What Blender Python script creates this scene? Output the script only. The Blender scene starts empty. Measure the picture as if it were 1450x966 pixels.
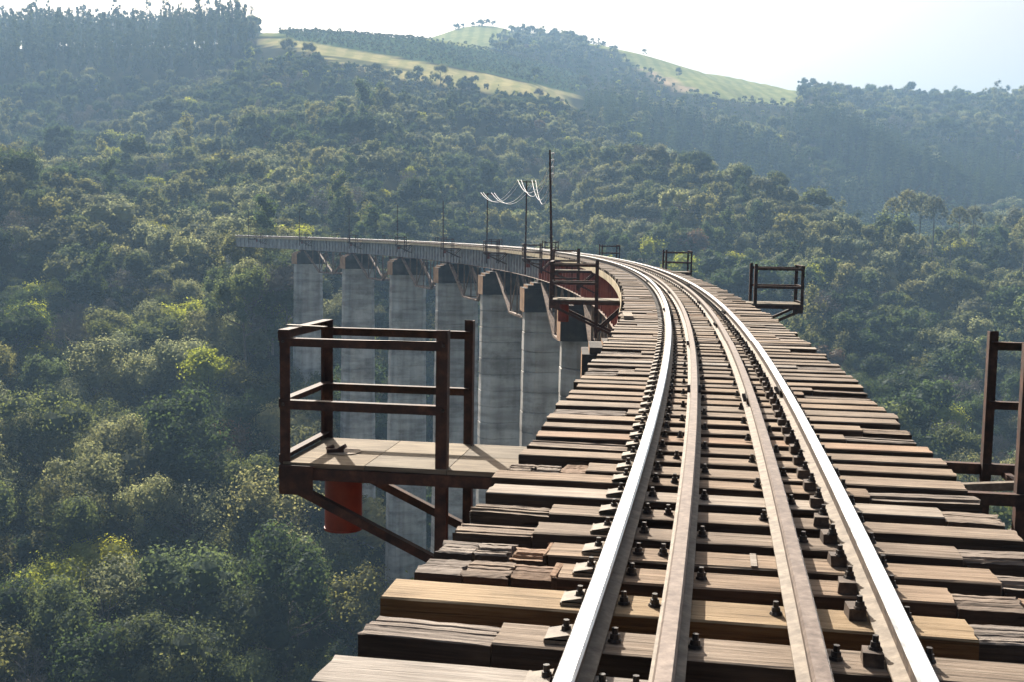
import bpy, math, random
import numpy as np
from mathutils import Matrix, Vector, noise

R = random.Random(7)
NR = np.random.RandomState(7)
scene = bpy.context.scene
COL = scene.collection

# ------------------------------------------------------------------ camera
F = 1650.0                       # focal length in pixels of a 1450 px wide frame
PITCH, ROLL = 0.09638, 0.01574
EYE = 1.307                      # eye above the rail tops (rail tops near the camera are z = 0)
cam_data = bpy.data.cameras.new('camera')
cam = bpy.data.objects.new('camera', cam_data)
COL.objects.link(cam)
cam_data.sensor_width = 36.0
cam_data.lens = F / 1450 * 36.0
cam_data.clip_start = 0.05
cam_data.clip_end = 9000
cam.matrix_world = Matrix.Translation((0, 0, EYE)) @ Matrix.Rotation(math.pi / 2 - PITCH, 4, 'X') @ Matrix.Rotation(ROLL, 4, 'Z')
scene.camera = cam

# ------------------------------------------------------------------ sky, sun, exposure
SUN_EL, SUN_AZ = math.radians(36), math.radians(-17)     # ahead of the camera and to the left
world = bpy.data.worlds.new('World')
scene.world = world
world.use_nodes = True
wn = world.node_tree
bg = wn.nodes['Background']
sky = wn.nodes.new('ShaderNodeTexSky')
sky.sky_type = 'NISHITA'
sky.sun_disc = False
sky.sun_elevation = SUN_EL
sky.sun_rotation = SUN_AZ
sky.air_density = 1.0
sky.dust_density = 10.0
sky.ozone_density = 0.4
wn.links.new(sky.outputs[0], bg.inputs[0])
bg.inputs[1].default_value = 0.058
sd = bpy.data.lights.new('sun', 'SUN')
sd.energy = 5.0
sd.angle = math.radians(0.5)
sd.color = (1.0, 0.94, 0.84)
sun = bpy.data.objects.new('sun', sd)
COL.objects.link(sun)
to_sun = Vector((math.sin(SUN_AZ) * math.cos(SUN_EL), math.cos(SUN_AZ) * math.cos(SUN_EL), math.sin(SUN_EL)))
sun.rotation_euler = to_sun.to_track_quat('Z', 'Y').to_euler()
scene.view_settings.view_transform = 'Standard'
scene.view_settings.look = 'None'
scene.view_settings.exposure = 1.3
scene.view_settings.gamma = 1.0
scene.cycles.use_denoising = True
scene.cycles.max_bounces = 6
scene.cycles.diffuse_bounces = 3
scene.cycles.transmission_bounces = 3
scene.cycles.volume_bounces = 1
scene.cycles.sample_clamp_indirect = 6

# ------------------------------------------------------------------ materials
def mat(name):
    m = bpy.data.materials.new(name)
    m.use_nodes = True
    nt = m.node_tree
    b = nt.nodes['Principled BSDF']
    b.inputs['Specular IOR Level'].default_value = 0.3
    return m, nt, b

def node(nt, kind, **kw):
    n = nt.nodes.new(kind)
    for k, v in kw.items():
        if k in n.inputs: n.inputs[k].default_value = v
        else: setattr(n, k, v)
    return n

def ramp(nt, src, stops):
    r = nt.nodes.new('ShaderNodeValToRGB')
    while len(r.color_ramp.elements) < len(stops): r.color_ramp.elements.new(0.5)
    for e, (p, c) in zip(r.color_ramp.elements, stops):
        e.position = p; e.color = (*c, 1)
    nt.links.new(src, r.inputs[0])
    return r.outputs[0]

def coords(nt, scale=(1, 1, 1), rnd=False):
    tc = nt.nodes.new('ShaderNodeTexCoord')
    mp = nt.nodes.new('ShaderNodeMapping')
    mp.inputs['Scale'].default_value = scale
    nt.links.new(tc.outputs['Object'], mp.inputs[0])
    if rnd:
        oi = nt.nodes.new('ShaderNodeObjectInfo')
        mu = node(nt, 'ShaderNodeMath', operation='MULTIPLY'); mu.inputs[1].default_value = 57.0
        nt.links.new(oi.outputs['Random'], mu.inputs[0])
        co = nt.nodes.new('ShaderNodeCombineXYZ')
        nt.links.new(mu.outputs[0], co.inputs[0]); nt.links.new(mu.outputs[0], co.inputs[1])
        nt.links.new(co.outputs[0], mp.inputs['Location'])
    return mp.outputs[0]

def mixc(nt, fac, a, b, mode='MIX'):
    m = nt.nodes.new('ShaderNodeMix'); m.data_type = 'RGBA'; m.blend_type = mode
    for idx, v in ((0, fac), (6, a), (7, b)):
        if isinstance(v, (int, float)): m.inputs[idx].default_value = v
        elif isinstance(v, tuple): m.inputs[idx].default_value = (*v, 1)
        else: nt.links.new(v, m.inputs[idx])
    return m.outputs[2]

def bump(nt, b, src, strength, dist=0.01):
    n = node(nt, 'ShaderNodeBump', Strength=strength, Distance=dist)
    nt.links.new(src, n.inputs['Height']); nt.links.new(n.outputs[0], b.inputs['Normal'])

def wood(name, dark, mid, light, crack=0.5, rough=0.85, spec=0.25, bmp=0.5):
    m, nt, b = mat(name)
    c = coords(nt, (1.3, 24, 24), True)
    g = node(nt, 'ShaderNodeTexNoise', Scale=1.6, Detail=7.0, Roughness=0.7)
    nt.links.new(c, g.inputs[0])
    col = ramp(nt, g.outputs[0], [(0.28, dark), (0.5, mid), (0.72, light)])
    c2 = coords(nt, (0.9, 55, 30), True)
    k = node(nt, 'ShaderNodeTexNoise', Scale=1.0, Detail=3.0, Roughness=0.6)
    nt.links.new(c2, k.inputs[0])
    cr = ramp(nt, k.outputs[0], [(0.34, (0, 0, 0)), (0.41, (1, 1, 1))])
    col = mixc(nt, crack, col, cr, 'MULTIPLY')
    c3 = coords(nt, (2.2, 2.2, 2.2), True)
    p = node(nt, 'ShaderNodeTexNoise', Scale=1.5, Detail=3.0)
    nt.links.new(c3, p.inputs[0])
    col = mixc(nt, 0.6, col, ramp(nt, p.outputs[0], [(0.3, (0.55, 0.5, 0.46)), (0.7, (1.15, 1.12, 1.08))]), 'MULTIPLY')
    oi = nt.nodes.new('ShaderNodeObjectInfo')
    col = mixc(nt, 0.75, col, ramp(nt, oi.outputs['Random'], [(0.0, (0.68, 0.66, 0.66)), (0.3, (1.0, 1.0, 1.0)), (0.55, (1.05, 0.93, 0.8)), (0.8, (0.85, 0.87, 0.9)), (1.0, (1.2, 1.12, 1.0))]), 'MULTIPLY')
    nt.links.new(col, b.inputs['Base Color'])
    b.inputs['Roughness'].default_value = rough
    b.inputs['Specular IOR Level'].default_value = spec
    ad = node(nt, 'ShaderNodeMath', operation='MULTIPLY')
    nt.links.new(g.outputs[0], ad.inputs[0]); nt.links.new(cr, ad.inputs[1])
    bump(nt, b, ad.outputs[0], bmp, 0.02)
    return m

def steel(name, c_dark, c_mid, c_light, scale=6.0, rough=0.75, metallic=0.0, bmp=0.25, spec=0.35):
    m, nt, b = mat(name)
    c = coords(nt, (1, 1, 1), True)
    g = node(nt, 'ShaderNodeTexNoise', Scale=scale, Detail=8.0, Roughness=0.65)
    nt.links.new(c, g.inputs[0])
    col = ramp(nt, g.outputs[0], [(0.32, c_dark), (0.52, c_mid), (0.7, c_light)])
    nt.links.new(col, b.inputs['Base Color'])
    b.inputs['Roughness'].default_value = rough
    b.inputs['Metallic'].default_value = metallic
    b.inputs['Specular IOR Level'].default_value = spec
    bump(nt, b, g.outputs[0], bmp, 0.01)
    return m

M = {}
M['wood'] = wood('weathered_sleeper_wood', (0.105, 0.078, 0.058), (0.225, 0.175, 0.132), (0.34, 0.28, 0.22), 0.6)
M['wood_rough'] = wood('cracked_old_wood', (0.06, 0.048, 0.04), (0.22, 0.18, 0.15), (0.38, 0.33, 0.28), 0.85, bmp=0.8)
M['wood_yellow'] = wood('fresh_yellow_wood', (0.17, 0.118, 0.068), (0.27, 0.208, 0.132), (0.37, 0.30, 0.205), 0.55)
M['wood_grey'] = wood('pale_grey_wood', (0.17, 0.145, 0.12), (0.29, 0.255, 0.22), (0.38, 0.345, 0.30), 0.25)
M['wood_orange'] = wood('orange_split_wood', (0.12, 0.07, 0.045), (0.27, 0.18, 0.12), (0.38, 0.28, 0.20), 0.5)
M['wood_side'] = wood('creosote_and_shade_wood_sides', (0.022, 0.016, 0.013), (0.055, 0.038, 0.028), (0.10, 0.07, 0.05), 0.6)  # creosoted sides; the shade in the gaps is also put into this colour
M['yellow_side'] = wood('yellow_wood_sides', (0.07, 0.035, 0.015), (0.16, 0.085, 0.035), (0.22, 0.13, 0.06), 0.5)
M['board'] = wood('platform_board', (0.085, 0.068, 0.048), (0.19, 0.16, 0.118), (0.29, 0.25, 0.19), 0.7, bmp=0.25)
M['rust'] = steel('dark_rusted_steel', (0.018, 0.011, 0.009), (0.055, 0.025, 0.016), (0.11, 0.05, 0.03), 9)
M['rust_light'] = steel('dusty_rust', (0.09, 0.065, 0.045), (0.16, 0.125, 0.09), (0.24, 0.19, 0.14), 14, rough=0.7)
M['guard'] = steel('brown_guard_rail_top', (0.075, 0.052, 0.042), (0.14, 0.105, 0.085), (0.21, 0.165, 0.135), 22, rough=0.5, metallic=0.3, bmp=0.1)
M['web'] = steel('rail_web_rust', (0.03, 0.02, 0.015), (0.08, 0.055, 0.04), (0.15, 0.11, 0.08), 14)
M['bolt'] = steel('oily_black_iron', (0.012, 0.009, 0.008), (0.03, 0.022, 0.018), (0.09, 0.065, 0.05), 30, rough=0.6)
M['red'] = steel('red_oxide_paint', (0.12, 0.03, 0.018), (0.30, 0.07, 0.035), (0.40, 0.12, 0.065), 1.2, rough=0.65)
M['barrel'] = steel('orange_red_barrel_paint', (0.12, 0.025, 0.015), (0.20, 0.035, 0.018), (0.26, 0.05, 0.025), 3, rough=0.5)
M['grey_girder'] = steel('faded_grey_brown_girder', (0.20, 0.18, 0.175), (0.33, 0.315, 0.31), (0.46, 0.45, 0.45), 1.5, rough=0.5)
M['tint'] = steel('orange_concrete', (0.20, 0.10, 0.05), (0.36, 0.19, 0.09), (0.46, 0.27, 0.14), 1.2)  # orange concrete for the left faces of the pier caps
M['truss'] = steel('dull_brown_truss_steel', (0.09, 0.05, 0.032), (0.19, 0.12, 0.08), (0.30, 0.21, 0.14), 2.0)
M['fascia'] = steel('tan_edge_plate', (0.26, 0.20, 0.12), (0.46, 0.36, 0.22), (0.56, 0.46, 0.32), 1.6)
M['wire'] = steel('bare_aluminium_wire', (0.6, 0.6, 0.6), (0.7, 0.7, 0.7), (0.8, 0.8, 0.8), 5, rough=0.35, metallic=0.7, bmp=0)
M['porcelain'] = steel('pale_porcelain', (0.6, 0.6, 0.58), (0.7, 0.7, 0.68), (0.8, 0.8, 0.78), 5, rough=0.25, bmp=0)

def polished():
    m, nt, b = mat('polished_rail_head')
    c = coords(nt, (60, 1.2, 1))
    g = node(nt, 'ShaderNodeTexNoise', Scale=1.0, Detail=4.0)
    nt.links.new(c, g.inputs[0])
    nt.links.new(ramp(nt, g.outputs[0], [(0.35, (0.74, 0.76, 0.79)), (0.65, (0.88, 0.89, 0.90))]), b.inputs['Base Color'])
    b.inputs['Metallic'].default_value = 1.0
    nt.links.new(ramp(nt, g.outputs[0], [(0.3, (0.30,) * 3), (0.7, (0.40,) * 3)]), b.inputs['Roughness'])
    return m
M['polished'] = polished()

def concrete(name, dark, mid, light, tint=0.7, lift=0.9):
    m, nt, b = mat(name)
    g = node(nt, 'ShaderNodeTexNoise', Scale=0.5, Detail=9.0, Roughness=0.7)
    nt.links.new(coords(nt, (1, 1, 1.4), True), g.inputs[0])
    col = ramp(nt, g.outputs[0], [(0.3, dark), (0.5, mid), (0.72, light)])
    s = node(nt, 'ShaderNodeTexNoise', Scale=1.3, Detail=5.0)       # streaks run down the faces
    nt.links.new(coords(nt, (0.8, 0.8, 0.06), True), s.inputs[0])
    col = mixc(nt, tint, col, ramp(nt, s.outputs[0], [(0.33, (0.42, 0.38, 0.36)), (0.5, (0.9, 0.9, 0.9)), (0.66, (1.25, 1.25, 1.25))]), 'MULTIPLY')
    h = node(nt, 'ShaderNodeTexNoise', Scale=1.0, Detail=3.0)        # bands from one pour to the next
    nt.links.new(coords(nt, (0.12, 0.12, lift), True), h.inputs[0])
    col = mixc(nt, 0.6, col, ramp(nt, h.outputs[0], [(0.40, (0.5, 0.48, 0.46)), (0.55, (1.1, 1.1, 1.1))]), 'MULTIPLY')
    nt.links.new(col, b.inputs['Base Color'])
    b.inputs['Roughness'].default_value = 0.9
    bump(nt, b, g.outputs[0], 0.4, 0.05)
    return m
M['concrete'] = concrete('streaked_pier_concrete', (0.25, 0.23, 0.20), (0.44, 0.41, 0.37), (0.55, 0.525, 0.485), 0.5)
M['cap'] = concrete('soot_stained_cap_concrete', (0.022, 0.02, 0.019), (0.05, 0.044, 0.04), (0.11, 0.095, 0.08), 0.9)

def leaf(name, base, trans, var=0.35, tfac=0.4):
    m = bpy.data.materials.new(name); m.use_nodes = True
    nt = m.node_tree
    nt.nodes.remove(nt.nodes['Principled BSDF'])
    out = nt.nodes['Material Output']
    oi = nt.nodes.new('ShaderNodeObjectInfo')
    c1 = ramp(nt, oi.outputs['Random'], [(0.0, (1 - var, 1 - var, 1 - var * 0.8)), (0.35, (0.95, 1.0, 1.0)), (0.6, (1.15, 1.08, 0.85)), (0.8, (0.9, 1.0, 1.1)), (1.0, (1 + var, 1 + var, 1 + var * 0.6))])
    geo = nt.nodes.new('ShaderNodeNewGeometry')
    c2 = ramp(nt, geo.outputs['Random Per Island'], [(0.0, (0.8, 0.82, 0.8)), (0.8, (1.05, 1.05, 1.0)), (1.0, (1.35, 1.3, 1.15))])
    d = nt.nodes.new('ShaderNodeBsdfDiffuse'); t = nt.nodes.new('ShaderNodeBsdfTranslucent'); mx = nt.nodes.new('ShaderNodeMixShader')
    for sh, colr in ((d, base), (t, trans)):
        nt.links.new(mixc(nt, 1.0, mixc(nt, 1.0, c1, colr, 'MULTIPLY'), c2, 'MULTIPLY'), sh.inputs['Color'])
    mx.inputs[0].default_value = tfac
    nt.links.new(d.outputs[0], mx.inputs[1]); nt.links.new(t.outputs[0], mx.inputs[2])
    gl = nt.nodes.new('ShaderNodeBsdfGlossy'); gl.inputs['Roughness'].default_value = 0.65; gl.inputs['Color'].default_value = (0.8, 0.85, 0.8, 1)
    m2 = nt.nodes.new('ShaderNodeMixShader'); m2.inputs[0].default_value = 0.018
    nt.links.new(mx.outputs[0], m2.inputs[1]); nt.links.new(gl.outputs[0], m2.inputs[2])
    nt.links.new(m2.outputs[0], out.inputs['Surface'])
    return m
LEAF = {
    'dark': leaf('dark_evergreen_leaves', (0.020, 0.034, 0.017), (0.10, 0.14, 0.04)),
    'mid': leaf('mid_green_leaves', (0.034, 0.050, 0.024), (0.185, 0.215, 0.07)),
    'olive': leaf('olive_leaves', (0.062, 0.070, 0.034), (0.29, 0.285, 0.10)),
    'pale': leaf('pale_grey_green_leaves', (0.135, 0.14, 0.080), (0.36, 0.36, 0.17)),
    'yellow': leaf('yellow_green_leaves', (0.15, 0.17, 0.03), (0.44, 0.45, 0.05), 0.2, 0.5),
    'rust': leaf('rust_orange_leaves', (0.14, 0.09, 0.055), (0.17, 0.10, 0.05), 0.2),
    'bare': leaf('grey_bare_twigs', (0.17, 0.145, 0.125), (0.10, 0.08, 0.06), 0.25, 0.15),
    'pine': leaf('dark_pine_needles', (0.03, 0.05, 0.026), (0.08, 0.11, 0.04)),
    'euc': leaf('dull_eucalyptus_leaves', (0.04, 0.055, 0.032), (0.09, 0.11, 0.045)),
}
M['bark'] = steel('grey_brown_bark', (0.06, 0.05, 0.04), (0.13, 0.11, 0.09), (0.22, 0.19, 0.16), 4, rough=0.9, spec=0.1)

# ------------------------------------------------------------------ mesh helper
class MB:
    def __init__(s): s.v = []; s.f = []; s.m = []
    def add(s, verts, faces, mi=0):
        o = len(s.v); s.v += [tuple(v) for v in verts]
        for f in faces: s.f.append(tuple(i + o for i in f)); s.m.append(mi)
        return s
    def box(s, c, d, rot=None, mi=0):
        x, y, z = d[0] / 2, d[1] / 2, d[2] / 2
        vs = [Vector((i, j, k)) for i in (-x, x) for j in (-y, y) for k in (-z, z)]
        if rot is not None: vs = [rot @ v for v in vs]
        c = Vector(c)
        return s.add([v + c for v in vs], [(0, 1, 3, 2), (4, 6, 7, 5), (0, 4, 5, 1), (2, 3, 7, 6), (0, 2, 6, 4), (1, 5, 7, 3)], mi)
    def bar(s, a, b, w, h, mi=0, up=(0, 0, 1)):
        a, b = Vector(a), Vector(b); t = (b - a).normalized(); up = Vector(up)
        if abs(t.dot(up)) > 0.95: up = Vector((1, 0, 0))
        sd_ = t.cross(up).normalized(); u = sd_.cross(t).normalized()
        vs = [p + sd_ * (i * w / 2) + u * (j * h / 2) for p in (a, b) for i, j in ((-1, -1), (1, -1), (1, 1), (-1, 1))]
        return s.add(vs, [(3, 2, 1, 0), (4, 5, 6, 7), (0, 1, 5, 4), (1, 2, 6, 5), (2, 3, 7, 6), (3, 0, 4, 7)], mi)
    def angle(s, a, b, sx, sy, w=0.07, t=0.008, mi=0):
        """L-section steel from a to b; the two legs lie along the vectors sx and sy."""
        a, b = Vector(a), Vector(b); sx, sy = Vector(sx), Vector(sy)
        prof = [(0, 0), (w, 0), (w, t), (t, t), (t, w), (0, w)]
        vs = [p + sx * x + sy * y for p in (a, b) for x, y in prof]
        fs = [(0, 1, 2, 3), (0, 3, 4, 5), (9, 8, 7, 6), (11, 10, 9, 6)] + [(i, (i + 1) % 6, (i + 1) % 6 + 6, i + 6) for i in range(6)]
        return s.add(vs, fs, mi)
    def cyl(s, a, b, r0, r1=None, n=8, mi=0, caps=True):
        r1 = r0 if r1 is None else r1
        a, b = Vector(a), Vector(b); t = (b - a).normalized()
        x = t.orthogonal().normalized(); y = t.cross(x)
        vs = [p + (x * math.cos(q) + y * math.sin(q)) * r for p, r in ((a, r0), (b, r1)) for q in [2 * math.pi * i / n for i in range(n)]]
        fs = [(i, (i + 1) % n, (i + 1) % n + n, i + n) for i in range(n)]
        if caps: fs += [tuple(range(n))[::-1], tuple(range(n, 2 * n))]
        return s.add(vs, fs, mi)
    def mesh(s, name, mats, smooth=False):
        me = bpy.data.meshes.new(name)
        me.from_pydata(s.v, [], s.f)
        for m_ in (mats if isinstance(mats, (list, tuple)) else [mats]): me.materials.append(m_)
        me.polygons.foreach_set('material_index', s.m)
        if smooth: me.polygons.foreach_set('use_smooth', [True] * len(s.f))
        me.update()
        return me
    def build(s, name, mats, parent=None, smooth=False):
        return link(name, s.mesh(name, mats, smooth), parent)

def link(name, data, parent=None):
    o = bpy.data.objects.new(name, data); COL.objects.link(o)
    if parent is not None: o.parent = parent
    return o

def tag(o, label=None, cat=None, group=None, kind=None):
    for k, v in (('label', label), ('category', cat), ('group', group), ('kind', kind)):
        if v: o[k] = v
    return o

def empty(name, mw, label, cat, group=None):
    o = bpy.data.objects.new(name, None); o.empty_display_size = 0.3; COL.objects.link(o)
    o.matrix_world = mw
    return tag(o, label, cat, group)

def copy_tree(o, parent=None):
    c = o.copy(); COL.objects.link(c)
    if parent is not None: c.parent = parent
    for ch in list(o.children): copy_tree(ch, c)
    return c

# ------------------------------------------------------------------ alignment of the curved track
TH, K0, G, X0 = 0.18729, 0.00358, -0.00295, 0.27962
_s = np.arange(-40, 290, 0.05)
_i0 = int(np.argmin(abs(_s)))
_a = TH - K0 * _s
_X = np.cumsum(np.sin(_a)) * 0.05; _Y = np.cumsum(np.cos(_a)) * 0.05
_X += X0 - _X[_i0]; _Y += 1 - _Y[_i0]
def W(s, o, z):
    a = TH - K0 * s
    return Vector((float(np.interp(s, _s, _X)) + o * math.cos(a), float(np.interp(s, _s, _Y)) - o * math.sin(a), z + G * s))
def FR(s, o=0, z=0, tilt=0):
    """Frame on the track: x to the right, y along the line, z up."""
    return Matrix.Translation(W(s, o, z)) @ Matrix.Rotation(-(TH - K0 * s) + tilt, 4, 'Z')

def sweep(prof, s0, s1, step, mats, mi, off=0.0, closed=True):
    mb = MB(); n = max(1, int(round((s1 - s0) / step))); k = len(prof)
    for i in range(n + 1):
        s = s0 + (s1 - s0) * i / n
        mb.v += [tuple(W(s, off + x, z)) for x, z in prof]
    for i in range(n):
        for j in range(k if closed else k - 1):
            j2 = (j + 1) % k
            mb.f.append((i * k + j, i * k + j2, (i + 1) * k + j2, (i + 1) * k + j)); mb.m.append(mi[j])
    if closed:
        mb.f.append(tuple(range(k))[::-1]); mb.m.append(mi[0]); mb.f.append(tuple(n * k + j for j in range(k))); mb.m.append(mi[0])
    return mb

# ------------------------------------------------------------------ terrain: ground height over bearing and distance
def zw(px, y, d):
    """height of what stands at distance d on the sight line through (px, y)"""
    u, w = px - 725, 483 - y
    cr, sr = math.cos(ROLL), math.sin(ROLL)
    u, w = u * cr - w * sr, u * sr + w * cr
    dy = F * math.cos(PITCH) + w * math.sin(PITCH); dz = -F * math.sin(PITCH) + w * math.cos(PITCH)
    return EYE + d * dz / dy
PROF = {   # bearing (as pixel column): list of (distance, image row of what tops it, height of that cover)
    0:    [(110, 960, 10), (130, 800, 10), (170, 610, 10), (205, 480, 10), (255, 350, 10), (310, 232, 10), (400, 260, 10), (470, 232, 10), (650, 110, 12), (760, 14, 27), (860, 14, 27), (1100, 60, 10)],
    200:  [(110, 960, 10), (130, 800, 10), (170, 610, 10), (210, 485, 10), (255, 370, 10), (300, 290, 10), (340, 280, 10), (420, 195, 10), (470, 205, 10), (530, 190, 10), (650, 105, 12), (760, 12, 27), (860, 14, 27), (1100, 60, 10)],
    290:  [(110, 960, 10), (135, 800, 10), (170, 640, 10), (210, 480, 10), (238, 362, 9), (280, 318, 9), (400, 210, 10), (520, 165, 10), (650, 95, 12), (760, 8, 27), (860, 20, 24), (1100, 60, 10)],
    365:  [(115, 960, 10), (135, 800, 10), (168, 650, 10), (200, 470, 10), (216, 392, 9), (232, 350, 6), (280, 305, 9), (400, 205, 10), (480, 155, 10), (600, 105, 10), (700, 65, 8), (800, 47, 0), (900, 52, 0), (1100, 70, 0)],
    430:  [(120, 960, 10), (150, 760, 10), (183, 550, 10), (205, 458, 10), (228, 400, 9), (262, 352, 7), (290, 310, 9), (410, 205, 10), (480, 155, 10), (570, 108, 10), (650, 82, 3), (740, 62, 0), (830, 41, 0), (900, 47, 0), (1150, 70, 0)],
    510:  [(120, 960, 10), (160, 770, 10), (192, 610, 10), (218, 520, 10), (245, 450, 9), (262, 385, 8), (275, 350, 8), (310, 300, 9), (430, 200, 10), (500, 150, 10), (590, 118, 10), (650, 98, 0), (720, 77, 0), (850, 43, 0), (920, 50, 0), (1200, 62, 0)],
    600:  [(120, 960, 10), (170, 780, 10), (225, 620, 10), (270, 470, 9), (290, 385, 8), (310, 345, 8), (350, 300, 9), (460, 200, 10), (520, 155, 10), (610, 118, 8), (660, 105, 0), (750, 85, 0), (880, 53, 0), (960, 62, 0), (1050, 70, 0), (1220, 53, 0), (1400, 70, 0)],
    650:  [(120, 960, 10), (180, 780, 10), (240, 620, 10), (290, 470, 9), (320, 375, 9), (345, 335, 9), (380, 290, 9), (470, 200, 10), (540, 155, 10), (620, 128, 8), (660, 118, 0), (750, 97, 0), (900, 63, 0), (970, 70, 0), (1060, 75, 0), (1240, 36, 0), (1400, 60, 0)],
    690:  [(120, 960, 10), (180, 780, 10), (245, 620, 10), (300, 460, 9), (330, 370, 9), (360, 330, 9), (400, 285, 9), (480, 205, 10), (550, 158, 10), (625, 138, 8), (670, 124, 0), (770, 102, 0), (920, 70, 0), (990, 74, 0), (1060, 70, 0), (1250, 33, 0), (1400, 60, 0)],
    750:  [(120, 960, 10), (180, 780, 10), (250, 600, 10), (310, 440, 9), (345, 358, 9), (370, 320, 9), (410, 270, 9), (490, 205, 10), (560, 162, 10), (625, 148, 8), (670, 134, 0), (790, 108, 0), (900, 88, 0), (980, 78, 4), (1100, 58, 6), (1200, 46, 0), (1400, 65, 0)],
    815:  [(120, 960, 10), (180, 760, 10), (250, 580, 10), (310, 420, 9), (340, 352, 9), (370, 312, 9), (420, 255, 9), (490, 198, 10), (530, 190, 10), (600, 162, 10), (660, 142, 5), (730, 132, 8), (850, 110, 8), (1000, 80, 8), (1150, 57, 1), (1400, 75, 0)],
    900:  [(100, 960, 10), (160, 760, 10), (230, 560, 10), (280, 405, 9), (330, 335, 9), (400, 270, 9), (470, 212, 10), (530, 222, 10), (600, 190, 16), (720, 145, 16), (800, 138, 8), (880, 125, 4), (1000, 100, 4), (1120, 74, 0), (1400, 90, 0)],
    1000: [(90, 960, 10), (150, 760, 10), (220, 580, 10), (262, 440, 9), (320, 350, 9), (390, 285, 9), (450, 238, 10), (510, 262, 10), (590, 262, 10), (640, 235, 17), (750, 152, 17), (830, 143, 10), (930, 125, 0), (1100, 104, 0), (1400, 120, 0)],
    1125: [(80, 960, 10), (130, 800, 10), (190, 620, 10), (240, 480, 9), (290, 395, 9), (350, 330, 9), (420, 276, 10), (480, 310, 10), (570, 300, 10), (620, 280, 17), (680, 210, 17), (780, 152, 17), (880, 146, 8), (1000, 132, 5), (1060, 122, 7), (1300, 130, 5)],
    1250: [(80, 960, 10), (120, 820, 10), (160, 700, 9), (210, 570, 8), (250, 520, 9), (290, 440, 9), (340, 385, 9), (430, 302, 9), (490, 345, 10), (570, 320, 10), (620, 295, 17), (700, 215, 17), (790, 172, 17), (880, 160, 8), (1000, 142, 8), (1080, 132, 8), (1300, 145, 5)],
    1350: [(80, 960, 10), (120, 830, 10), (165, 700, 9), (210, 600, 8), (260, 520, 9), (300, 445, 9), (350, 390, 9), (430, 312, 9), (490, 350, 10), (560, 335, 10), (610, 310, 17), (700, 235, 17), (800, 190, 17), (900, 170, 8), (1000, 150, 8), (1080, 136, 8), (1300, 145, 5)],
    1450: [(80, 960, 10), (120, 840, 10), (170, 700, 9), (215, 600, 9), (265, 510, 9), (310, 440, 9), (350, 390, 9), (410, 330, 9), (470, 352, 10), (550, 338, 10), (600, 318, 17), (700, 250, 17), (810, 205, 17), (900, 180, 8), (1000, 150, 8), (1060, 128, 8), (1300, 140, 5)],
}
DS = np.arange(0, 3001, 10.0)
cols = sorted(PROF)
TAB = []
for c in cols:
    dd = [0, 45] + [p[0] for p in PROF[c]] + [1800, 3000]
    zz = [-62, -60] + [zw(c, p[1], p[0]) - p[2] for p in PROF[c]] + [30, -20]
    z = np.interp(DS, dd, zz)
    near = z.copy()
    for _ in range(3): z[1:-1] = (z[:-2] + 2 * z[1:-1] + z[2:]) / 4
    TAB.append(z)
US = [(c - 725) / F for c in cols]
US = [-1.5, -0.75] + US + [0.75, 1.5]
TAB = np.array([TAB[0] * 0.6 - 10, TAB[0]] + TAB + [TAB[-1], TAB[-1] * 0.6 - 10])
UF = np.linspace(-1.5, 1.5, 601)
TF = np.array([np.interp(UF, US, TAB[:, j]) for j in range(len(DS))]).T
for _ in range(4): TF[1:-1] = (TF[:-2] + 2 * TF[1:-1] + TF[2:]) / 4
def bumps(x, y):
    return (np.sin(x * 0.061 + 1.3 * np.sin(y * 0.023)) * np.sin(y * 0.053 + 1.1 * np.sin(x * 0.031) + 2) * 2.0
            + np.sin(x * 0.131 + y * 0.043 + 1) * np.sin(y * 0.117 - x * 0.05) * 0.9
            + (1 - 2 * np.abs(np.sin(x * 0.024 + 0.9 * np.sin(y * 0.017) + 0.6))) * 5.0 * np.clip((np.hypot(x, y) - 200) / 200, 0, 1))
def height(x, y):
    x = np.asarray(x, float); y = np.asarray(y, float)
    r = np.hypot(x, y)
    ys = np.where(y > 0, y, 1e-3)
    u = np.clip(x / np.maximum(ys, 1e-3), -1.5, 1.5)
    d = np.where(y > 0, np.where(abs(x / ys) <= 1.5, y, r / math.sqrt(3.25)), r / math.sqrt(3.25))
    fu = (u + 1.5) / 3.0 * 600; iu = np.clip(fu.astype(int), 0, 599); tu = fu - iu
    fd = np.clip(d, 0, 2999) / 10; idd = fd.astype(int); td = fd - idd
    h = (TF[iu, idd] * (1 - tu) * (1 - td) + TF[iu + 1, idd] * tu * (1 - td) + TF[iu, idd + 1] * (1 - tu) * td + TF[iu + 1, idd + 1] * tu * td)
    wgt = np.clip((d - 60) / 100, 0, 1) * np.clip((1500 - d) / 600, 0, 1) * np.where(d > 640, np.where(x > 180, 0.9, 0.35), 1)
    return h + bumps(x, y) * wgt

def project(x, y, z):
    z = z - EYE
    cp, sp = math.cos(PITCH), math.sin(PITCH)
    dep = y * cp - z * sp; v = (y * sp + z * cp) / dep * F; u = x / dep * F
    cr, sr = math.cos(-ROLL), math.sin(-ROLL)
    return 725 + u * cr - v * sr, 483 - (v * cr + u * sr)

def inside(poly, px, py):
    c = np.zeros(np.shape(px), bool); n = len(poly)
    for i in range(n):
        x1, y1 = poly[i]; x2, y2 = poly[(i + 1) % n]
        if y1 == y2: continue
        c ^= ((y1 > py) != (y2 > py)) & (px < (x2 - x1) * (py - y1) / (y2 - y1) + x1)
    return c
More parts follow.
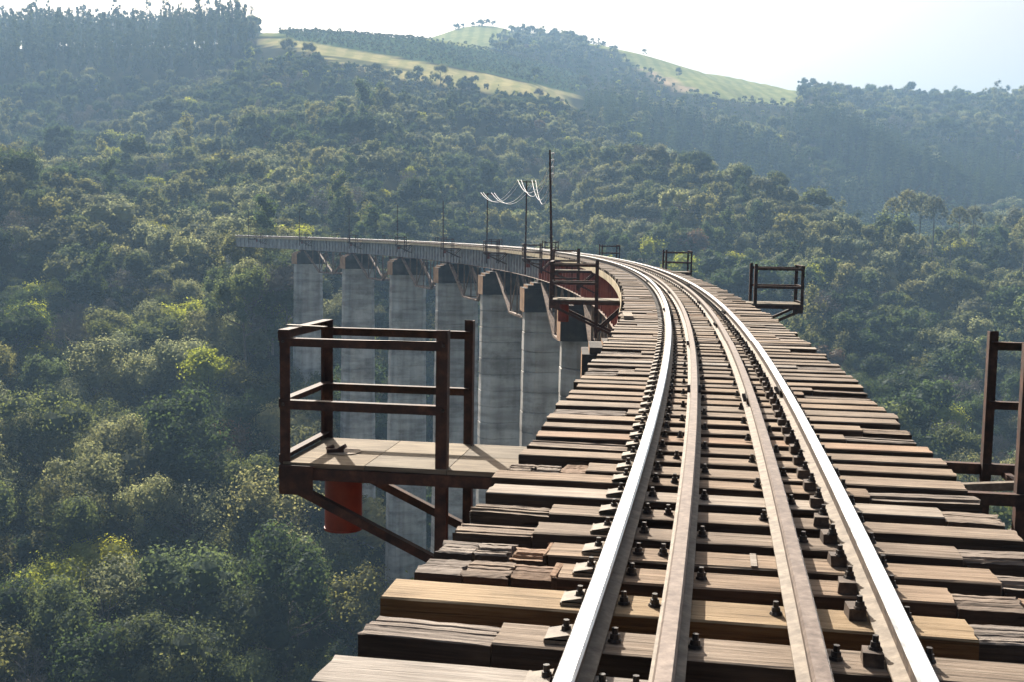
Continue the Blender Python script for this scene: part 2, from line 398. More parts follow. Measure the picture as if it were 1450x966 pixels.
# land cover of the far farm hill, mapped from the photograph on to the ground beyond 600 m
STUBBLE = [[(372, 52), (430, 58), (455, 63), (600, 88), (690, 104), (815, 133), (800, 146), (700, 132), (640, 124), (560, 108), (470, 86), (425, 68), (372, 62)]]
STRIP = [(466, 78), (520, 86), (600, 100), (560, 101), (480, 88)]
CROP = [(395, 46), (430, 38), (520, 44), (600, 55), (690, 70), (740, 82), (810, 100), (826, 122), (815, 132), (690, 103), (600, 87), (455, 62), (400, 54)]
GREEN = [[(360, 52), (380, 36), (520, 38), (520, 45), (430, 42), (390, 50)], [(585, 62), (600, 46), (640, 28), (700, 28), (740, 40), (715, 52), (690, 70), (640, 62)],
         [(860, 60), (1000, 96), (1135, 120), (1130, 150), (1040, 142), (960, 128), (915, 104), (880, 82)], [(740, 38), (1000, 96), (930, 86), (830, 62), (745, 48)]]
WOODLOT = [(690, 70), (718, 46), (745, 48), (830, 62), (905, 80), (915, 100), (960, 128), (860, 130), (826, 122), (745, 84)]
SOIL = [(905, 97), (925, 100), (985, 128), (960, 130), (935, 115)]

def axis(lo, hi, a, b, fine, coarse):
    return np.concatenate([np.arange(lo, a, coarse), np.arange(a, b, fine), np.arange(b, hi + 1, coarse)])
gx = axis(-2100, 2100, -620, 720, 9, 60); gy = axis(-500, 2700, -20, 1360, 9, 60)
XX, YY = np.meshgrid(gx, gy)
ZZ = height(XX, YY)
nx, ny = len(gx), len(gy)
me = bpy.data.meshes.new('ground')
me.vertices.add(nx * ny)
me.vertices.foreach_set('co', np.stack([XX, YY, ZZ], -1).reshape(-1).astype(np.float32))
ii = (np.arange(ny - 1)[:, None] * nx + np.arange(nx - 1)[None]).reshape(-1)
quad = np.stack([ii, ii + 1, ii + nx + 1, ii + nx], -1).astype(np.int32)
me.loops.add(quad.size); me.loops.foreach_set('vertex_index', quad.reshape(-1))
me.polygons.add(len(quad)); me.polygons.foreach_set('loop_start', np.arange(len(quad), dtype=np.int32) * 4)
me.polygons.foreach_set('use_smooth', np.ones(len(quad), bool))
PX, PY = project(XX, np.where(YY > 50, YY, 50), ZZ)
far = YY > 640
cover = np.zeros(XX.shape + (4,), np.float32); cover[..., :] = (0.035, 0.036, 0.022, 1)
def paint(mask, c): cover[mask & far] = (*c, 1)
for p_ in GREEN: paint(inside(p_, PX, PY), (0.215, 0.225, 0.085))
paint(inside(CROP, PX, PY), (0.055, 0.085, 0.035))
for p_ in STUBBLE: paint(inside(p_, PX, PY), (0.31, 0.275, 0.13))
paint(inside(STRIP, PX, PY), (0.10, 0.10, 0.05))
paint(inside(SOIL, PX, PY), (0.33, 0.25, 0.17))
ca = me.color_attributes.new('cover', 'FLOAT_COLOR', 'POINT')
ca.data.foreach_set('color', cover.reshape(-1))
me.update(calc_edges=True); me.validate()
m, nt, b = mat('ground_cover')
va = nt.nodes.new('ShaderNodeVertexColor'); va.layer_name = 'cover'
g1 = node(nt, 'ShaderNodeTexNoise', Scale=0.06, Detail=8.0, Roughness=0.7); nt.links.new(coords(nt), g1.inputs[0])
cc = mixc(nt, 0.8, va.outputs[0], ramp(nt, g1.outputs[0], [(0.3, (0.62, 0.68, 0.6)), (0.7, (1.3, 1.22, 1.2))]), 'MULTIPLY')
g2 = node(nt, 'ShaderNodeTexNoise', Scale=0.9, Detail=5.0, Roughness=0.7); nt.links.new(coords(nt, (0.25, 1, 1)), g2.inputs[0])
cc = mixc(nt, 0.5, cc, ramp(nt, g2.outputs[0], [(0.3, (0.6, 0.62, 0.6)), (0.7, (1.25, 1.25, 1.2))]), 'MULTIPLY')
wv = node(nt, 'ShaderNodeTexWave', Scale=0.055, Distortion=2.5, Detail=2.0); wv.inputs['Detail Scale'].default_value = 0.6
nt.links.new(coords(nt, (0.5, 1.0, 0.0)), wv.inputs[0])
cc = mixc(nt, 0.55, cc, ramp(nt, wv.outputs[0], [(0.2, (0.72, 0.80, 0.66)), (0.7, (1.12, 1.08, 1.05))]), 'MULTIPLY')
nt.links.new(cc, b.inputs['Base Color']); b.inputs['Roughness'].default_value = 1.0; b.inputs['Specular IOR Level'].default_value = 0.0
me.materials.append(m)
ground = tag(link('hillside_ground', me), kind='structure')

# ------------------------------------------------------------------ tree meshes
def leaf_mesh(name, P, N, size, core, matl, aspect=0.6):
    """small leaf-spray faces at P facing N, with a few inner lumps that stop light"""
    n = len(P)
    rnd = NR.normal(size=(n, 3)); N = N + rnd * 0.30; N /= np.linalg.norm(N, axis=1)[:, None] + 1e-9
    T = np.cross(N, NR.normal(size=(n, 3))); T /= np.linalg.norm(T, axis=1)[:, None] + 1e-9
    B = np.cross(N, T)
    sz = size * (0.55 + NR.rand(n, 1) * 0.9)
    V = np.stack([P - T * sz * 0.5, P + B * sz * aspect * 0.5, P + T * sz * 0.5, P - B * sz * aspect * 0.5], 1).reshape(-1, 3)
    verts = V.tolist(); faces = (np.arange(n)[:, None] * 4 + np.arange(4)[None]).tolist()
    for (c, rr) in core:
        o = len(verts); k = 6
        for lat in (-0.8, -0.1, 0.65):
            for q in range(k):
                a = 2 * math.pi * (q + lat) / k
                s_ = math.cos(lat) * rr * R.uniform(0.8, 1.1)
                verts.append((c[0] + math.cos(a) * s_, c[1] + math.sin(a) * s_, c[2] + math.sin(lat) * rr * 0.9))
        verts.append((c[0], c[1], c[2] + rr * 0.95)); verts.append((c[0], c[1], c[2] - rr * 0.95))
        for l in range(2):
            for q in range(k): faces.append([o + l * k + q, o + l * k + (q + 1) % k, o + (l + 1) * k + (q + 1) % k, o + (l + 1) * k + q])
        for q in range(k):
            faces.append([o + 2 * k + q, o + 2 * k + (q + 1) % k, o + 3 * k]); faces.append([o + (q + 1) % k, o + q, o + 3 * k + 1])
    me = bpy.data.meshes.new(name); me.from_pydata(verts, [], faces); me.materials.append(matl); me.update()
    return me

def lobes_broad(rr, H, n):
    L = []; rr *= 0.95
    for i in range(n):
        a = R.uniform(0, 2 * math.pi); q = math.sqrt(R.random()) * 0.72
        zt = math.sqrt(max(0, 1 - q * q))
        L.append((Vector((math.cos(a) * q * rr, math.sin(a) * q * rr, H - rr * 1.15 + zt * rr * R.uniform(0.5, 1.0) - R.uniform(0, 0.2) * rr)), rr * R.uniform(0.25, 0.46)))
    for i in range(max(3, n // 3)):           # skirts of foliage lower down
        a = R.uniform(0, 2 * math.pi)
        L.append((Vector((math.cos(a) * rr * 0.65, math.sin(a) * rr * 0.65, H - rr * R.uniform(1.1, 1.7))), rr * R.uniform(0.2, 0.34)))
    return L

def crown_from_lobes(name, L, nleaf, size, matl, core=0.72, up=0.25, flat=1.0, aspect=0.6):
    wts = np.array([l[1] ** 2 for l in L]); wts /= wts.sum()
    idx = NR.choice(len(L), nleaf, p=wts)
    C_ = np.array([l[0][:] for l in L])[idx]; Rr = np.array([l[1] for l in L])[idx]
    D = NR.normal(size=(nleaf, 3)); D[:, 2] += up; D /= np.linalg.norm(D, axis=1)[:, None]
    rad = Rr * (0.78 + 0.34 * NR.rand(nleaf) ** 1.3)
    # sprays pucker each lobe so its outline is ragged
    rad *= 1 + 0.22 * np.sin(D[:, 0] * 7 + idx) * np.sin(D[:, 1] * 6 + idx * 2) + 0.12 * np.sin(D[:, 2] * 11 + idx)
    P = C_ + D * rad[:, None] * np.array([1, 1, flat])
    return leaf_mesh(name, P, D, size, [(l[0], l[1] * core) for l in L] if core else [], matl, aspect)

def trunk_mesh(h, r, limbs, spread, zfrom, root=1.5):
    mb = MB(); pts = [Vector((0, 0, -root))]
    for i in range(1, 5): pts.append(Vector((R.uniform(-.25, .25) * i * .5, R.uniform(-.25, .25) * i * .5, h * i / 4)))
    for i in range(4): mb.cyl(pts[i], pts[i + 1], r * (1 - i * 0.2), r * (1 - (i + 1) * 0.2), 6, caps=False)
    for k in range(limbs):
        t = R.uniform(zfrom, 0.95); a = R.uniform(0, 6.28)
        p = Vector((0, 0, h * t)); q = p + Vector((math.cos(a) * spread * 0.5, math.sin(a) * spread * 0.5, h * 0.12)); e = q + Vector((math.cos(a) * spread * 0.4, math.sin(a) * spread * 0.4, h * 0.15))
        mb.cyl(p, q, r * 0.45, r * 0.3, 5, caps=False); mb.cyl(q, e, r * 0.3, r * 0.1, 5, caps=False)
    return mb.mesh('trunk', M['bark'], True)

def bare_mesh(name, h, rr, matl, depth=5):
    V, Fc = [], []
    def tube(p, q, r0, r1):
        t = (q - p).normalized(); x = t.orthogonal().normalized(); y = t.cross(x); o = len(V)
        for c, r in ((p, r0), (q, r1)):
            for a in (0, 2.094, 4.189): V.append(c + (x * math.cos(a) + y * math.sin(a)) * r)
        for i in range(3): Fc.append((o + i, o + (i + 1) % 3, o + (i + 1) % 3 + 3, o + i + 3))
    def grow(p, d, ln, r, k):
        q = p + d * ln; tube(p, q, r, r * 0.7)
        if k == 0: return
        for j in range(3 if k > 1 else 4):
            nd = (d + Vector((R.gauss(0, .5), R.gauss(0, .5), R.gauss(0.12, .3)))).normalized()
            grow(p + d * ln * R.uniform(0.55, 1), nd, ln * R.uniform(0.62, 0.85), max(r * 0.55, 0.022), k - 1)
    for i in range(3):
        a = i * 2.1 + R.random()
        grow(Vector((0, 0, h * 0.35)), Vector((math.cos(a) * 0.5, math.sin(a) * 0.5, 0.85)).normalized(), h * 0.22, 0.09, depth)
    me = bpy.data.meshes.new(name); me.from_pydata([v[:] for v in V], [], Fc); me.materials.append(matl); me.update()
    return me

KM = [LEAF[k] for k in ('dark', 'mid', 'olive', 'pale', 'yellow', 'rust', 'bare')]
near_crowns = []
for i in range(6):
    rr = (4.4, 5.0, 3.8, 4.7, 5.4, 4.1)[i]; H = (10, 11.5, 10.5, 9.5, 11, 12)[i]
    near_crowns.append(crown_from_lobes('crown', lobes_broad(rr, H, (11, 14, 9, 12, 16, 10)[i]), 4600, 0.27, LEAF['dark'], core=0.64))
airy_crowns = []
for i in range(2):
    airy_crowns.append(crown_from_lobes('crown', lobes_broad(4.3, 10.5, 15), 2400, 0.24, LEAF['pale'], core=0.35))
near_bare = [bare_mesh('branches', 10.0, 4, LEAF['bare'], 5) for i in range(2)]
near_trunks = [trunk_mesh(8.0, 0.22, 5, 4.0, 0.4) for i in range(3)]

# ------------------------------------------------------------------ planting
def zone(px, py, d):
    """which cover grows where (px, py = where the ground shows in the photograph, d = distance)"""
    if d > 600 and not (365 < px < 830 and d < 648):
        for p_ in STUBBLE + GREEN + [CROP, SOIL]:
            if inside(p_, np.array(px), np.array(py)): return 'field'
        if inside(WOODLOT, np.array(px), np.array(py)): return 'broad'
        if 365 < px < 1130 and d > 1010: return 'field'
        if 365 < px < 720 and d > 655: return 'field'
        if 720 <= px < 830 and d > 660 and py > 130: return 'field'
    if px < 348 and d > 665 and (px < 320 or d < 800): return 'euc'
    if px > 815 and 560 < d < 850 and (px > 960 or d > 600 + (960 - px) * 0.6) and d < 800 + (px - 900) * 0.1: return 'pine'
    if 500 < px < 705 and 560 < d < 640 - abs(px - 600) * 0.25: return 'pine'
    return 'broad'

near_list, scat = [], {'broad': [], 'euc': [], 'pine': [], 'shrub': []}
y = 18.0
track_xy = np.stack([_X, _Y], 1)[::100]
def tree_rows(y0, y1, step):
    y = y0
    while y < y1:
        half = y * 0.47 + 35
        x = -half
        while x < half + 0.0:
            yield x + R.uniform(-.42, .42) * step, y + R.uniform(-.42, .42) * step
            x += step
        y += step
for x, yy in list(tree_rows(40, 460, 6.4)) + list(tree_rows(460, 760, 7.6)) + list(tree_rows(760, 1330, 8.8)):
    h = float(height(x, yy)); dist = yy
    tz = np.min(np.hypot(track_xy[:, 0] - x, track_xy[:, 1] - yy))
    if (tz < 4.5 and h > -17) or (tz < 8 and h > -12.5): continue                    # nothing grows through the deck
    px, py = project(x, max(dist, 30), h)
    zn = zone(px, py, dist)
    if zn == 'field': continue
    if zn == 'broad' and R.random() < 0.06: continue
    scat[zn].append((x, yy, h, px, py, dist))
    if 365 < px < 830 and 560 < dist < 650:                # dense young growth below the stubble field
        for q in range(3):
            a, b_ = x + R.uniform(-4, 4), min(649, yy + R.uniform(-4, 4)); scat[zn].append((a, b_, float(height(a, b_)), px, py, b_))
for x, yy in tree_rows(60, 330, 4.2):
    h = float(height(x, yy))
    if np.min(np.hypot(track_xy[:, 0] - x, track_xy[:, 1] - yy)) < 4 or h > -4 and abs(x) < 5: continue
    scat['shrub'].append((x, yy, h, 0, 0, yy))

def species(x, y_):
    """patches of alike trees: 0 dark 1 mid 2 olive 3 pale 4 yellow 5 rust 6 bare"""
    q = noise.noise(Vector((x * 0.018, y_ * 0.018, 3.3))) + R.uniform(-.34, .34)
    q2 = noise.noise(Vector((x * 0.03, y_ * 0.03, 9.1))) + R.uniform(-.3, .3)
    if R.random() < 0.03: return 4
    if R.random() < 0.006: return 5
    if q2 > 0.40: return 6
    if q < -0.08: return 0
    if q < 0.16: return 1
    return 2 if q < 0.34 else 3

# nearest trees in view: things of their own
cand = []
for t in scat['broad']:
    x, yy, h, px, py, d = t
    ptop = project(x, d, h + 10)[1]
    if -60 < px < 1510 and ptop < 980:
        deck = 520 < px < 1330 and py > 420 + abs(px - 930) * 0.0
        if deck and (570 < px < 1180 or py > 640): continue
        cand.append((d, t))
cand.sort(key=lambda c: c[0])
own = [c[1] for c in cand[:262]]
own_set = set((t[0], t[1]) for t in own)
scat['broad'] = [t for t in scat['broad'] if (t[0], t[1]) not in own_set]
SP = ['dark evergreen', 'mid green', 'olive green', 'pale grey-green', 'bright yellow-green', 'rusty orange-crowned', 'bare grey twiggy']
AREAS = [(lambda p, q: p > 1150, 'on the valley slope right of the bridge deck'), (lambda p, q: p > 380 and q > 400, 'between and below the bridge piers'),
         (lambda p, q: q > 800, 'low in the ravine at the bottom left'), (lambda p, q: q > 640, 'on the lower left slope level with the near platform'),
         (lambda p, q: q > 480, 'on the left slope at mid height'), (lambda p, q: q > 330, 'high on the left slope beside the far end of the bridge'),
         (lambda p, q: True, 'near the crest of the left hill')]
def tree_label(sp, sc, cr, px, py, area):
    size = 'small' if sc < 0.72 else ('mid-sized' if sc < 0.92 else ('large' if sc < 1.15 else 'very large'))
    form = '' if sp == 6 else ('airy ' if cr in airy_crowns else ('round ' if near_crowns.index(cr) % 2 else 'lumpy '))
    if px > 1150: return f'{size} {form}{SP[sp]} tree {"just past the right sleeper ends" if px < 1290 else ("left of the right railing" if px < 1385 else "behind the right railing")}, {"high" if py < 480 else "low"}'
    if px > 480: return f'{size} {form}{SP[sp]} tree {"low" if py > 560 else "high"} behind the near platform, {"left" if px < 620 else "right"} half'
    if px > 380: return f'{size} {form}{SP[sp]} tree behind the left platform posts, {"below" if py > 680 else "above"} its floor'
    col = 'at the left photo edge' if px < 95 else ('on the left slope' if px < 190 else ('mid left slope' if px < 285 else 'left of the near platform'))
    row = 'ravine bottom' if py > 830 else ('below barrel height' if py > 740 else ('at platform floor height' if py > 620 else ('at handrail height' if py > 480 else ('just under deck height' if py > 380 else 'near the crest'))))
    return f'{size} {form}{SP[sp]} tree {col}, {row}'
def plant(crown, trunk, matl, x, yy, h, sc, rot, label, group, name='tree', cname='crown'):
    e = empty(name, Matrix.Translation((x, yy, h)) @ Matrix.Rotation(rot, 4, 'Z') @ Matrix.Scale(sc, 4), label, 'tree', group)
    c = link(cname, crown, e)
    c.material_slots[0].link = 'OBJECT'; c.material_slots[0].material = matl
    if trunk: link('trunk', trunk, e)
    return e
for (x, yy, h, px, py, d) in own:
    sp = species(x, yy)
    area = next(a for f, a in AREAS if f(px, py - 15))
    sc = (R.uniform(0.55, 1.05) if R.random() < .75 else R.uniform(1.0, 1.35)) * (1.25 if d < 170 else 1.12)
    if sp == 6: cr, cn = R.choice(near_bare), 'branches'
    elif sp == 5 or (sp in (2, 3) and R.random() < 0.35): cr, cn = R.choice(airy_crowns), 'crown'
    else: cr, cn = R.choice(near_crowns), 'crown'
    plant(cr, R.choice(near_trunks), KM[sp], x, yy, h, sc, R.uniform(0, 6.28), tree_label(sp, sc, cr, px, py, area), f'{SP[sp]} trees on the valley sides', 'broadleaf_tree' if sp < 5 else ('autumn_tree' if sp == 5 else 'bare_tree'), cn)

# trees that stand out one by one
def at(px, py, d):
    """ground point on the sight line bearing of px at distance d"""
    u = (px - 725) * math.cos(ROLL) / F
    x = u * d / 1.0
    return x, d, float(height(x, d))
SOLO = [(240, 470, 212, 'yellow', 0, 0.8, 'rounded tree with glowing yellow-green crown on the left slope'),
        (310, 490, 205, 'pale', 2, 0.7, 'small pale silvery tree right of the rounded yellow-green tree'),
        (335, 600, 172, 'rust', 6, 1.25, 'tall tree with thin rusty orange crown left of the near platform'),
        (420, 320, 275, 'yellow', 6, 1.15, 'tall thin yellow-green tree rising behind the far end of the bridge deck'),
        (222, 300, 290, 'yellow', 1, 0.9, 'broad tree with yellow patches at the crest of the left hill'),
        (22, 250, 300, 'dark', 4, 1.5, 'big dark tree on the left hill crest at the edge of the photo'),
        (130, 950, 100, 'yellow', 5, 0.45, 'small lime-green tree at the bottom left corner of the ravine'),
        (1275, 590, 196, 'pale', 3, 0.75, 'pale rounded tree beyond the right deck edge, left of the right railing'),
        (1245, 580, 205, 'pale', 0, 0.8, 'pale tree closest to the sleeper ends on the right of the deck'),
        (1365, 640, 180, 'pale', 2, 0.7, 'pale tree showing beneath the near right railing')]
for (px, py, d, k, ci, sc, lab) in SOLO:
    x, yy, h = at(px, py, d)
    plant((near_crowns + airy_crowns)[ci], near_trunks[0], LEAF[k], x, yy, h, sc, R.uniform(0, 6), lab, None, 'broadleaf_tree')

# bushes that close round the far end of the deck
for (px, d, yt, k, ci, lab) in [(338, 224, 338, 'olive', 1, 'olive bush hiding the very end of the bridge deck'), (322, 215, 352, 'mid', 3, 'green tree just left of the deck end'),
        (360, 206, 358, 'pale', 2, 'pale bush under the last girder of the bridge'), (384, 203, 372, 'bare', 4, 'greyish bush left of the farthest pier'), (403, 200, 392, 'mid', 0, 'green bush against the farthest pier'), (345, 196, 392, 'mid', 5, 'leafy tree below the far end of the deck')]:
    x, yy, h = at(px, 0, d); top = zw(px, yt, d)
    sc = min(1.3, max(0.45, (top - h) / 11.0))
    plant(near_crowns[ci], near_trunks[0], LEAF[k], x, yy, top - 11.0 * sc, sc, R.uniform(0, 6), lab, None, 'broadleaf_tree')

# araucarias: flat-topped candelabra crowns on tall bare trunks
def araucaria_crown():
    L = []
    for i in range(38):
        a = i * 2.4; q = math.sqrt((i + .5) / 38)
        L.append((Vector((math.cos(a) * q * 4.2, math.sin(a) * q * 4.2, 13.2 - 6.2 * q * q + R.uniform(-.3, .3))), R.uniform(0.75, 1.05)))
    return crown_from_lobes('crown', L, 2200, 0.34, LEAF['olive'], core=0.6, up=0.6)
ara = araucaria_crown(); ara_t = trunk_mesh(13.0, 0.3, 10, 5.0, 0.72, 7.0)
for i, (px, d, sc, lab) in enumerate([(1258, 398, .8, 'smallest araucaria, leftmost of the umbrella-crowned row on the right slope'), (1278, 404, 1.05, 'second umbrella-crowned araucaria from the left on the right slope'),
        (1297, 400, 1.05, 'middle umbrella-crowned araucaria of the close row on the right slope'), (1316, 392, 1.1, 'rightmost araucaria of the close overlapping row'),
        (1352, 395, .85, 'dark araucaria just right of the close row'), (1372, 402, .9, 'araucaria leaning into its dark neighbour right of the row'),
        (1342, 372, .75, 'lower lone araucaria with round top below the pair'), (1446, 372, 1.0, 'araucaria with broad round top at the right edge of the photo')]):
    x, yy, h = at(px, 0, d)
    top = zw(px, (278, 267, 271, 276, 291, 290, 322, 305)[i], d)
    plant(ara, ara_t, LEAF['olive' if i in (4, 6) else 'pale'], x, yy, top - 14.0 * sc, sc, i * 1.3, lab, None, 'araucaria_tree')

# eucalyptus along the left skyline
def euc_crown(n, nl, size, h=27):
    L = []
    for i in range(n):
        z = h * (0.34 + 0.64 * (i + R.random()) / n); w = 2.3 * math.sin(math.pi * min(1, max(0.08, (1.04 - z / h) / 0.72))) + 0.4
        a = R.uniform(0, 6.28)
        L.append((Vector((math.cos(a) * w * R.random() + (z / h) ** 2 * -0.8, math.sin(a) * w * R.random(), z)), R.uniform(0.7, 1.5) * (0.6 + 0.5 * (1 - z / h))))
    return crown_from_lobes('crown', L, nl, size, LEAF['euc'], core=0.5, up=0.0, flat=1.5)
eucs = [euc_crown(15, 1300, 0.5), euc_crown(10, 1200, 0.5, 25), euc_crown(14, 1500, 0.5, 28)]
euc_t = trunk_mesh(25, 0.28, 4, 2.5, 0.5)
ridge = sorted([t for t in scat['euc'] if -20 < t[3] < 372], key=lambda t: abs(t[5] - 770))[:90]
rs = set((t[0], t[1]) for t in ridge)
scat['euc'] = [t for t in scat['euc'] if (t[0], t[1]) not in rs]
for j, (px, d, sc) in enumerate([(318, 745, 1.08), (330, 750, 1.12), (338, 752, 0.98), (347, 756, .86), (356, 758, .7), (300, 748, 1.1), (288, 752, 1.15)]):
    x, yy, h = at(px, 0, d); ridge.append((x, yy, h, px, 0, d))
for (x, yy, h, px, py, d) in ridge:
    plant(R.choice(eucs), euc_t, LEAF['euc'], x, yy, h, R.uniform(0.72, 1.12) * (1.12 if 225 < px < 345 else 0.86), R.uniform(0, 6.28), f'{"tallest" if px > 225 else "slender"} eucalyptus in the left skyline stand, {["at the photo edge", "in its left part", "in its middle part", "in its right part", "near its right end", "at its right end above the field"][max(0, min(5, int(px // 62)))]}, {"front" if d < 745 else ("middle" if d < 785 else "back")} row', 'eucalyptus trees along the left skyline', 'eucalyptus_tree')

# lone trees on the farm hill
for (px, d, sc, ci, k, lab) in [(620, 650, 1.25, 0, 'olive', 'lone tall tree standing in the middle of the stubble field'), (668, 668, .7, 2, 'dark', 'small dark lone tree right of the tall one in the stubble field'),
        (757, 655, .7, 1, 'bare', 'faint pale tree at the lower edge of the stubble field'), (409, 690, 1.3, 3, 'olive', 'tall thin-topped tree left of the crop rows on the skyline'),
        (437, 655, 1.0, 4, 'olive', 'bushy tree at the left end of the stubble strip'), (803, 1148, .8, 5, 'dark', 'single round tree on the skyline right of the summit'),
        (903, 1110, .7, 0, 'mid', 'low tree on the falling skyline of the farm hill'), (951, 1000, .8, 1, 'dark', 'dark tree on the green slope right of the bare soil'),
        (912, 1000, .8, 2, 'mid', 'tree at the top of the bare soil track'), (641, 1225, .9, 4, 'dark', 'leftmost tree of the clump on the summit'),
        (650, 1235, .8, 0, 'dark', 'second tree of the summit clump'), (664, 1240, .7, 1, 'dark', 'third tree of the summit clump'), (674, 1240, 1.2, 3, 'dark', 'tallest wide tree of the summit clump'),
        (684, 1240, 1.1, 2, 'dark', 'tree just right of the tallest in the summit clump'), (693, 1245, .8, 5, 'dark', 'rightmost small tree of the summit clump')]:
    x, yy, h = at(px, 0, d)
    plant(near_crowns[ci], near_trunks[1], LEAF[k], x, yy, h - (3.5 if d > 1200 else 0.5), sc, R.uniform(0, 6), lab, None, 'broadleaf_tree')

# the rest of the forest: one mass per kind of cover
def cover_scale(p):
    x, yy, px = p[0], p[1], p[3] if len(p) > 3 else 0
    if 830 < px < 1130 and yy > 780: return 0.5
    if x > 150 and yy > 560: return 0.75 + 0.5 * (0.5 + 0.5 * noise.noise(Vector((x * .02, yy * .02, 7))))
    return 0.55 if (yy > 565 and 365 < px < 860 and yy < 720) else (0.8 if yy > 520 and 365 < px < 860 else 1.0)
def scatter(name, pts, protos, size_rng, pick, label):
    col = bpy.data.collections.new(name + '_plants')
    for me_, mt in protos:
        o = bpy.data.objects.new('forest_plant', me_); col.objects.link(o)
        o.material_slots[0].link = 'OBJECT'; o.material_slots[0].material = mt
    me = bpy.data.meshes.new(name); me.from_pydata([(p[0], p[1], p[2]) for p in pts], [], [])
    n = len(pts)
    at_ = me.attributes.new('sc', 'FLOAT', 'POINT'); at_.data.foreach_set('value', [R.uniform(*size_rng) * cover_scale(p) * (1.4 if R.random() < 0.05 else 1) for p in pts])
    at_ = me.attributes.new('rz', 'FLOAT', 'POINT'); at_.data.foreach_set('value', [R.uniform(0, 6.28) for _ in range(n)])
    at_ = me.attributes.new('ix', 'INT', 'POINT'); at_.data.foreach_set('value', [pick(p) for p in pts])
    o = link(name, me)
    ng = bpy.data.node_groups.new(name, 'GeometryNodeTree')
    ng.interface.new_socket('Geometry', in_out='INPUT', socket_type='NodeSocketGeometry')
    ng.interface.new_socket('Geometry', in_out='OUTPUT', socket_type='NodeSocketGeometry')
    N = ng.nodes; Lk = ng.links
    gi, go = N.new('NodeGroupInput'), N.new('NodeGroupOutput')
    iop = N.new('GeometryNodeInstanceOnPoints'); ci = N.new('GeometryNodeCollectionInfo')
    ci.inputs['Collection'].default_value = col; ci.inputs['Separate Children'].default_value = True; ci.inputs['Reset Children'].default_value = True
    def att(nm, ty):
        a = N.new('GeometryNodeInputNamedAttribute'); a.data_type = ty; a.inputs['Name'].default_value = nm; return a.outputs[0]
    cx = N.new('ShaderNodeCombineXYZ'); Lk.new(att('rz', 'FLOAT'), cx.inputs[2])
    Lk.new(gi.outputs[0], iop.inputs['Points']); Lk.new(ci.outputs[0], iop.inputs['Instance'])
    iop.inputs['Pick Instance'].default_value = True
    Lk.new(att('ix', 'INT'), iop.inputs['Instance Index']); Lk.new(cx.outputs[0], iop.inputs['Rotation']); Lk.new(att('sc', 'FLOAT'), iop.inputs['Scale'])
    Lk.new(iop.outputs[0], go.inputs[0])
    md = o.modifiers.new('scatter', 'NODES'); md.node_group = ng
    tag(o, label=label, cat='forest', kind='stuff')
    return o
far_crowns = [crown_from_lobes('far_crown', lobes_broad((4.4, 5.0, 3.7, 5.4)[i], (10.5, 11.5, 12, 10)[i], (8, 10, 7, 11)[i]), 1300, 0.45, LEAF['dark'], core=0.8) for i in range(4)]
far_bare = crown_from_lobes('far_bare', lobes_broad(4.3, 10, 11), 900, 0.42, LEAF['bare'], core=0.25, aspect=0.35)
protos = []
for k in ('dark', 'mid', 'olive', 'pale', 'yellow', 'rust'):
    for j in range(4): protos.append((far_crowns[j], LEAF[k]))
protos.append((far_bare, LEAF['bare']))
far_tall = [crown_from_lobes('far_tall_crown', [(Vector((R.uniform(-1.6, 1.6), R.uniform(-1.6, 1.6), 4 + 10 * q / 9)), R.uniform(1.0, 1.9)) for q in range(10)], 1100, 0.42, LEAF['dark'], core=0.6) for _ in range(2)]
for q_, k in enumerate(('dark', 'olive')): protos.append((far_tall[q_], LEAF[k]))
# small scattered order is by name, so picks stay inside one list
def pick_broad(p):
    s_ = species(p[0], p[1])
    if s_ == 5 and R.random() < 0.6: s_ = 2
    if R.random() < 0.06: return R.choice((25, 26))
    return 24 if s_ == 6 else s_ * 4 + R.randrange(4)
for t in scat['pine']:
    if noise.noise(Vector((t[0] * .015, t[1] * .015, 1))) >= .25: scat['broad'].append(t)
scatter('forest_canopy', scat['broad'], protos, (0.55, 1.25), pick_broad, 'mixed forest canopy covering the valley sides and hills')
eucf = [euc_crown(10, 520, 0.9) for _ in range(3)]
scatter('eucalyptus_wood', scat['euc'], [(e_, LEAF['euc']) for e_ in eucf], (0.75, 1.1), lambda p: R.randrange(3), 'tall hazy eucalyptus wood on the upper left hill')
def pine_mesh(h, n):
    L = []
    for i in range(n):
        t = i / (n - 1); z = h * (0.25 + 0.73 * t); w = 2.4 * (1 - t) ** 0.7
        for k in range(3 if t < 0.8 else 1):
            a = R.uniform(0, 6.28); L.append((Vector((math.cos(a) * w * .5, math.sin(a) * w * .5, z)), max(0.4, w * 0.55)))
    return crown_from_lobes('far_pine', L, 650, 0.6, LEAF['pine'], core=0.6, up=0.1)
pines = [pine_mesh(h_, 8) for h_ in (17, 19, 16)]
extra = []
for (x, yy, h, px, py, d) in list(scat['pine']):
    for q in range(2 if noise.noise(Vector((x * .015, yy * .015, 1))) < .25 else 0):
        a, b_ = x + R.uniform(-4, 4), yy + R.uniform(-4, 4); extra.append((a, b_, float(height(a, b_)), px, py, d))
scatter('pine_plantation', extra, [(e_, LEAF['pine']) for e_ in pines], (0.75, 1.1), lambda p: R.randrange(3), 'dark conifer plantation on the hills behind the valley')
scatter('undergrowth', scat['shrub'], [(far_crowns[j], LEAF[k]) for k in ('dark', 'mid', 'olive') for j in (0, 1)] , (0.28, 0.62), lambda p: R.randrange(6), 'low bushes under the trees')
bushes = []
for x, yy in tree_rows(640, 960, 4.0):                     # rows of the dark crop on the farm hill
    h = float(height(x, yy)); px, py = project(x, yy, h)
    if 380 < px < 840 and inside(CROP, np.array(px), np.array(py)): bushes.append((x, yy, h - 0.5))
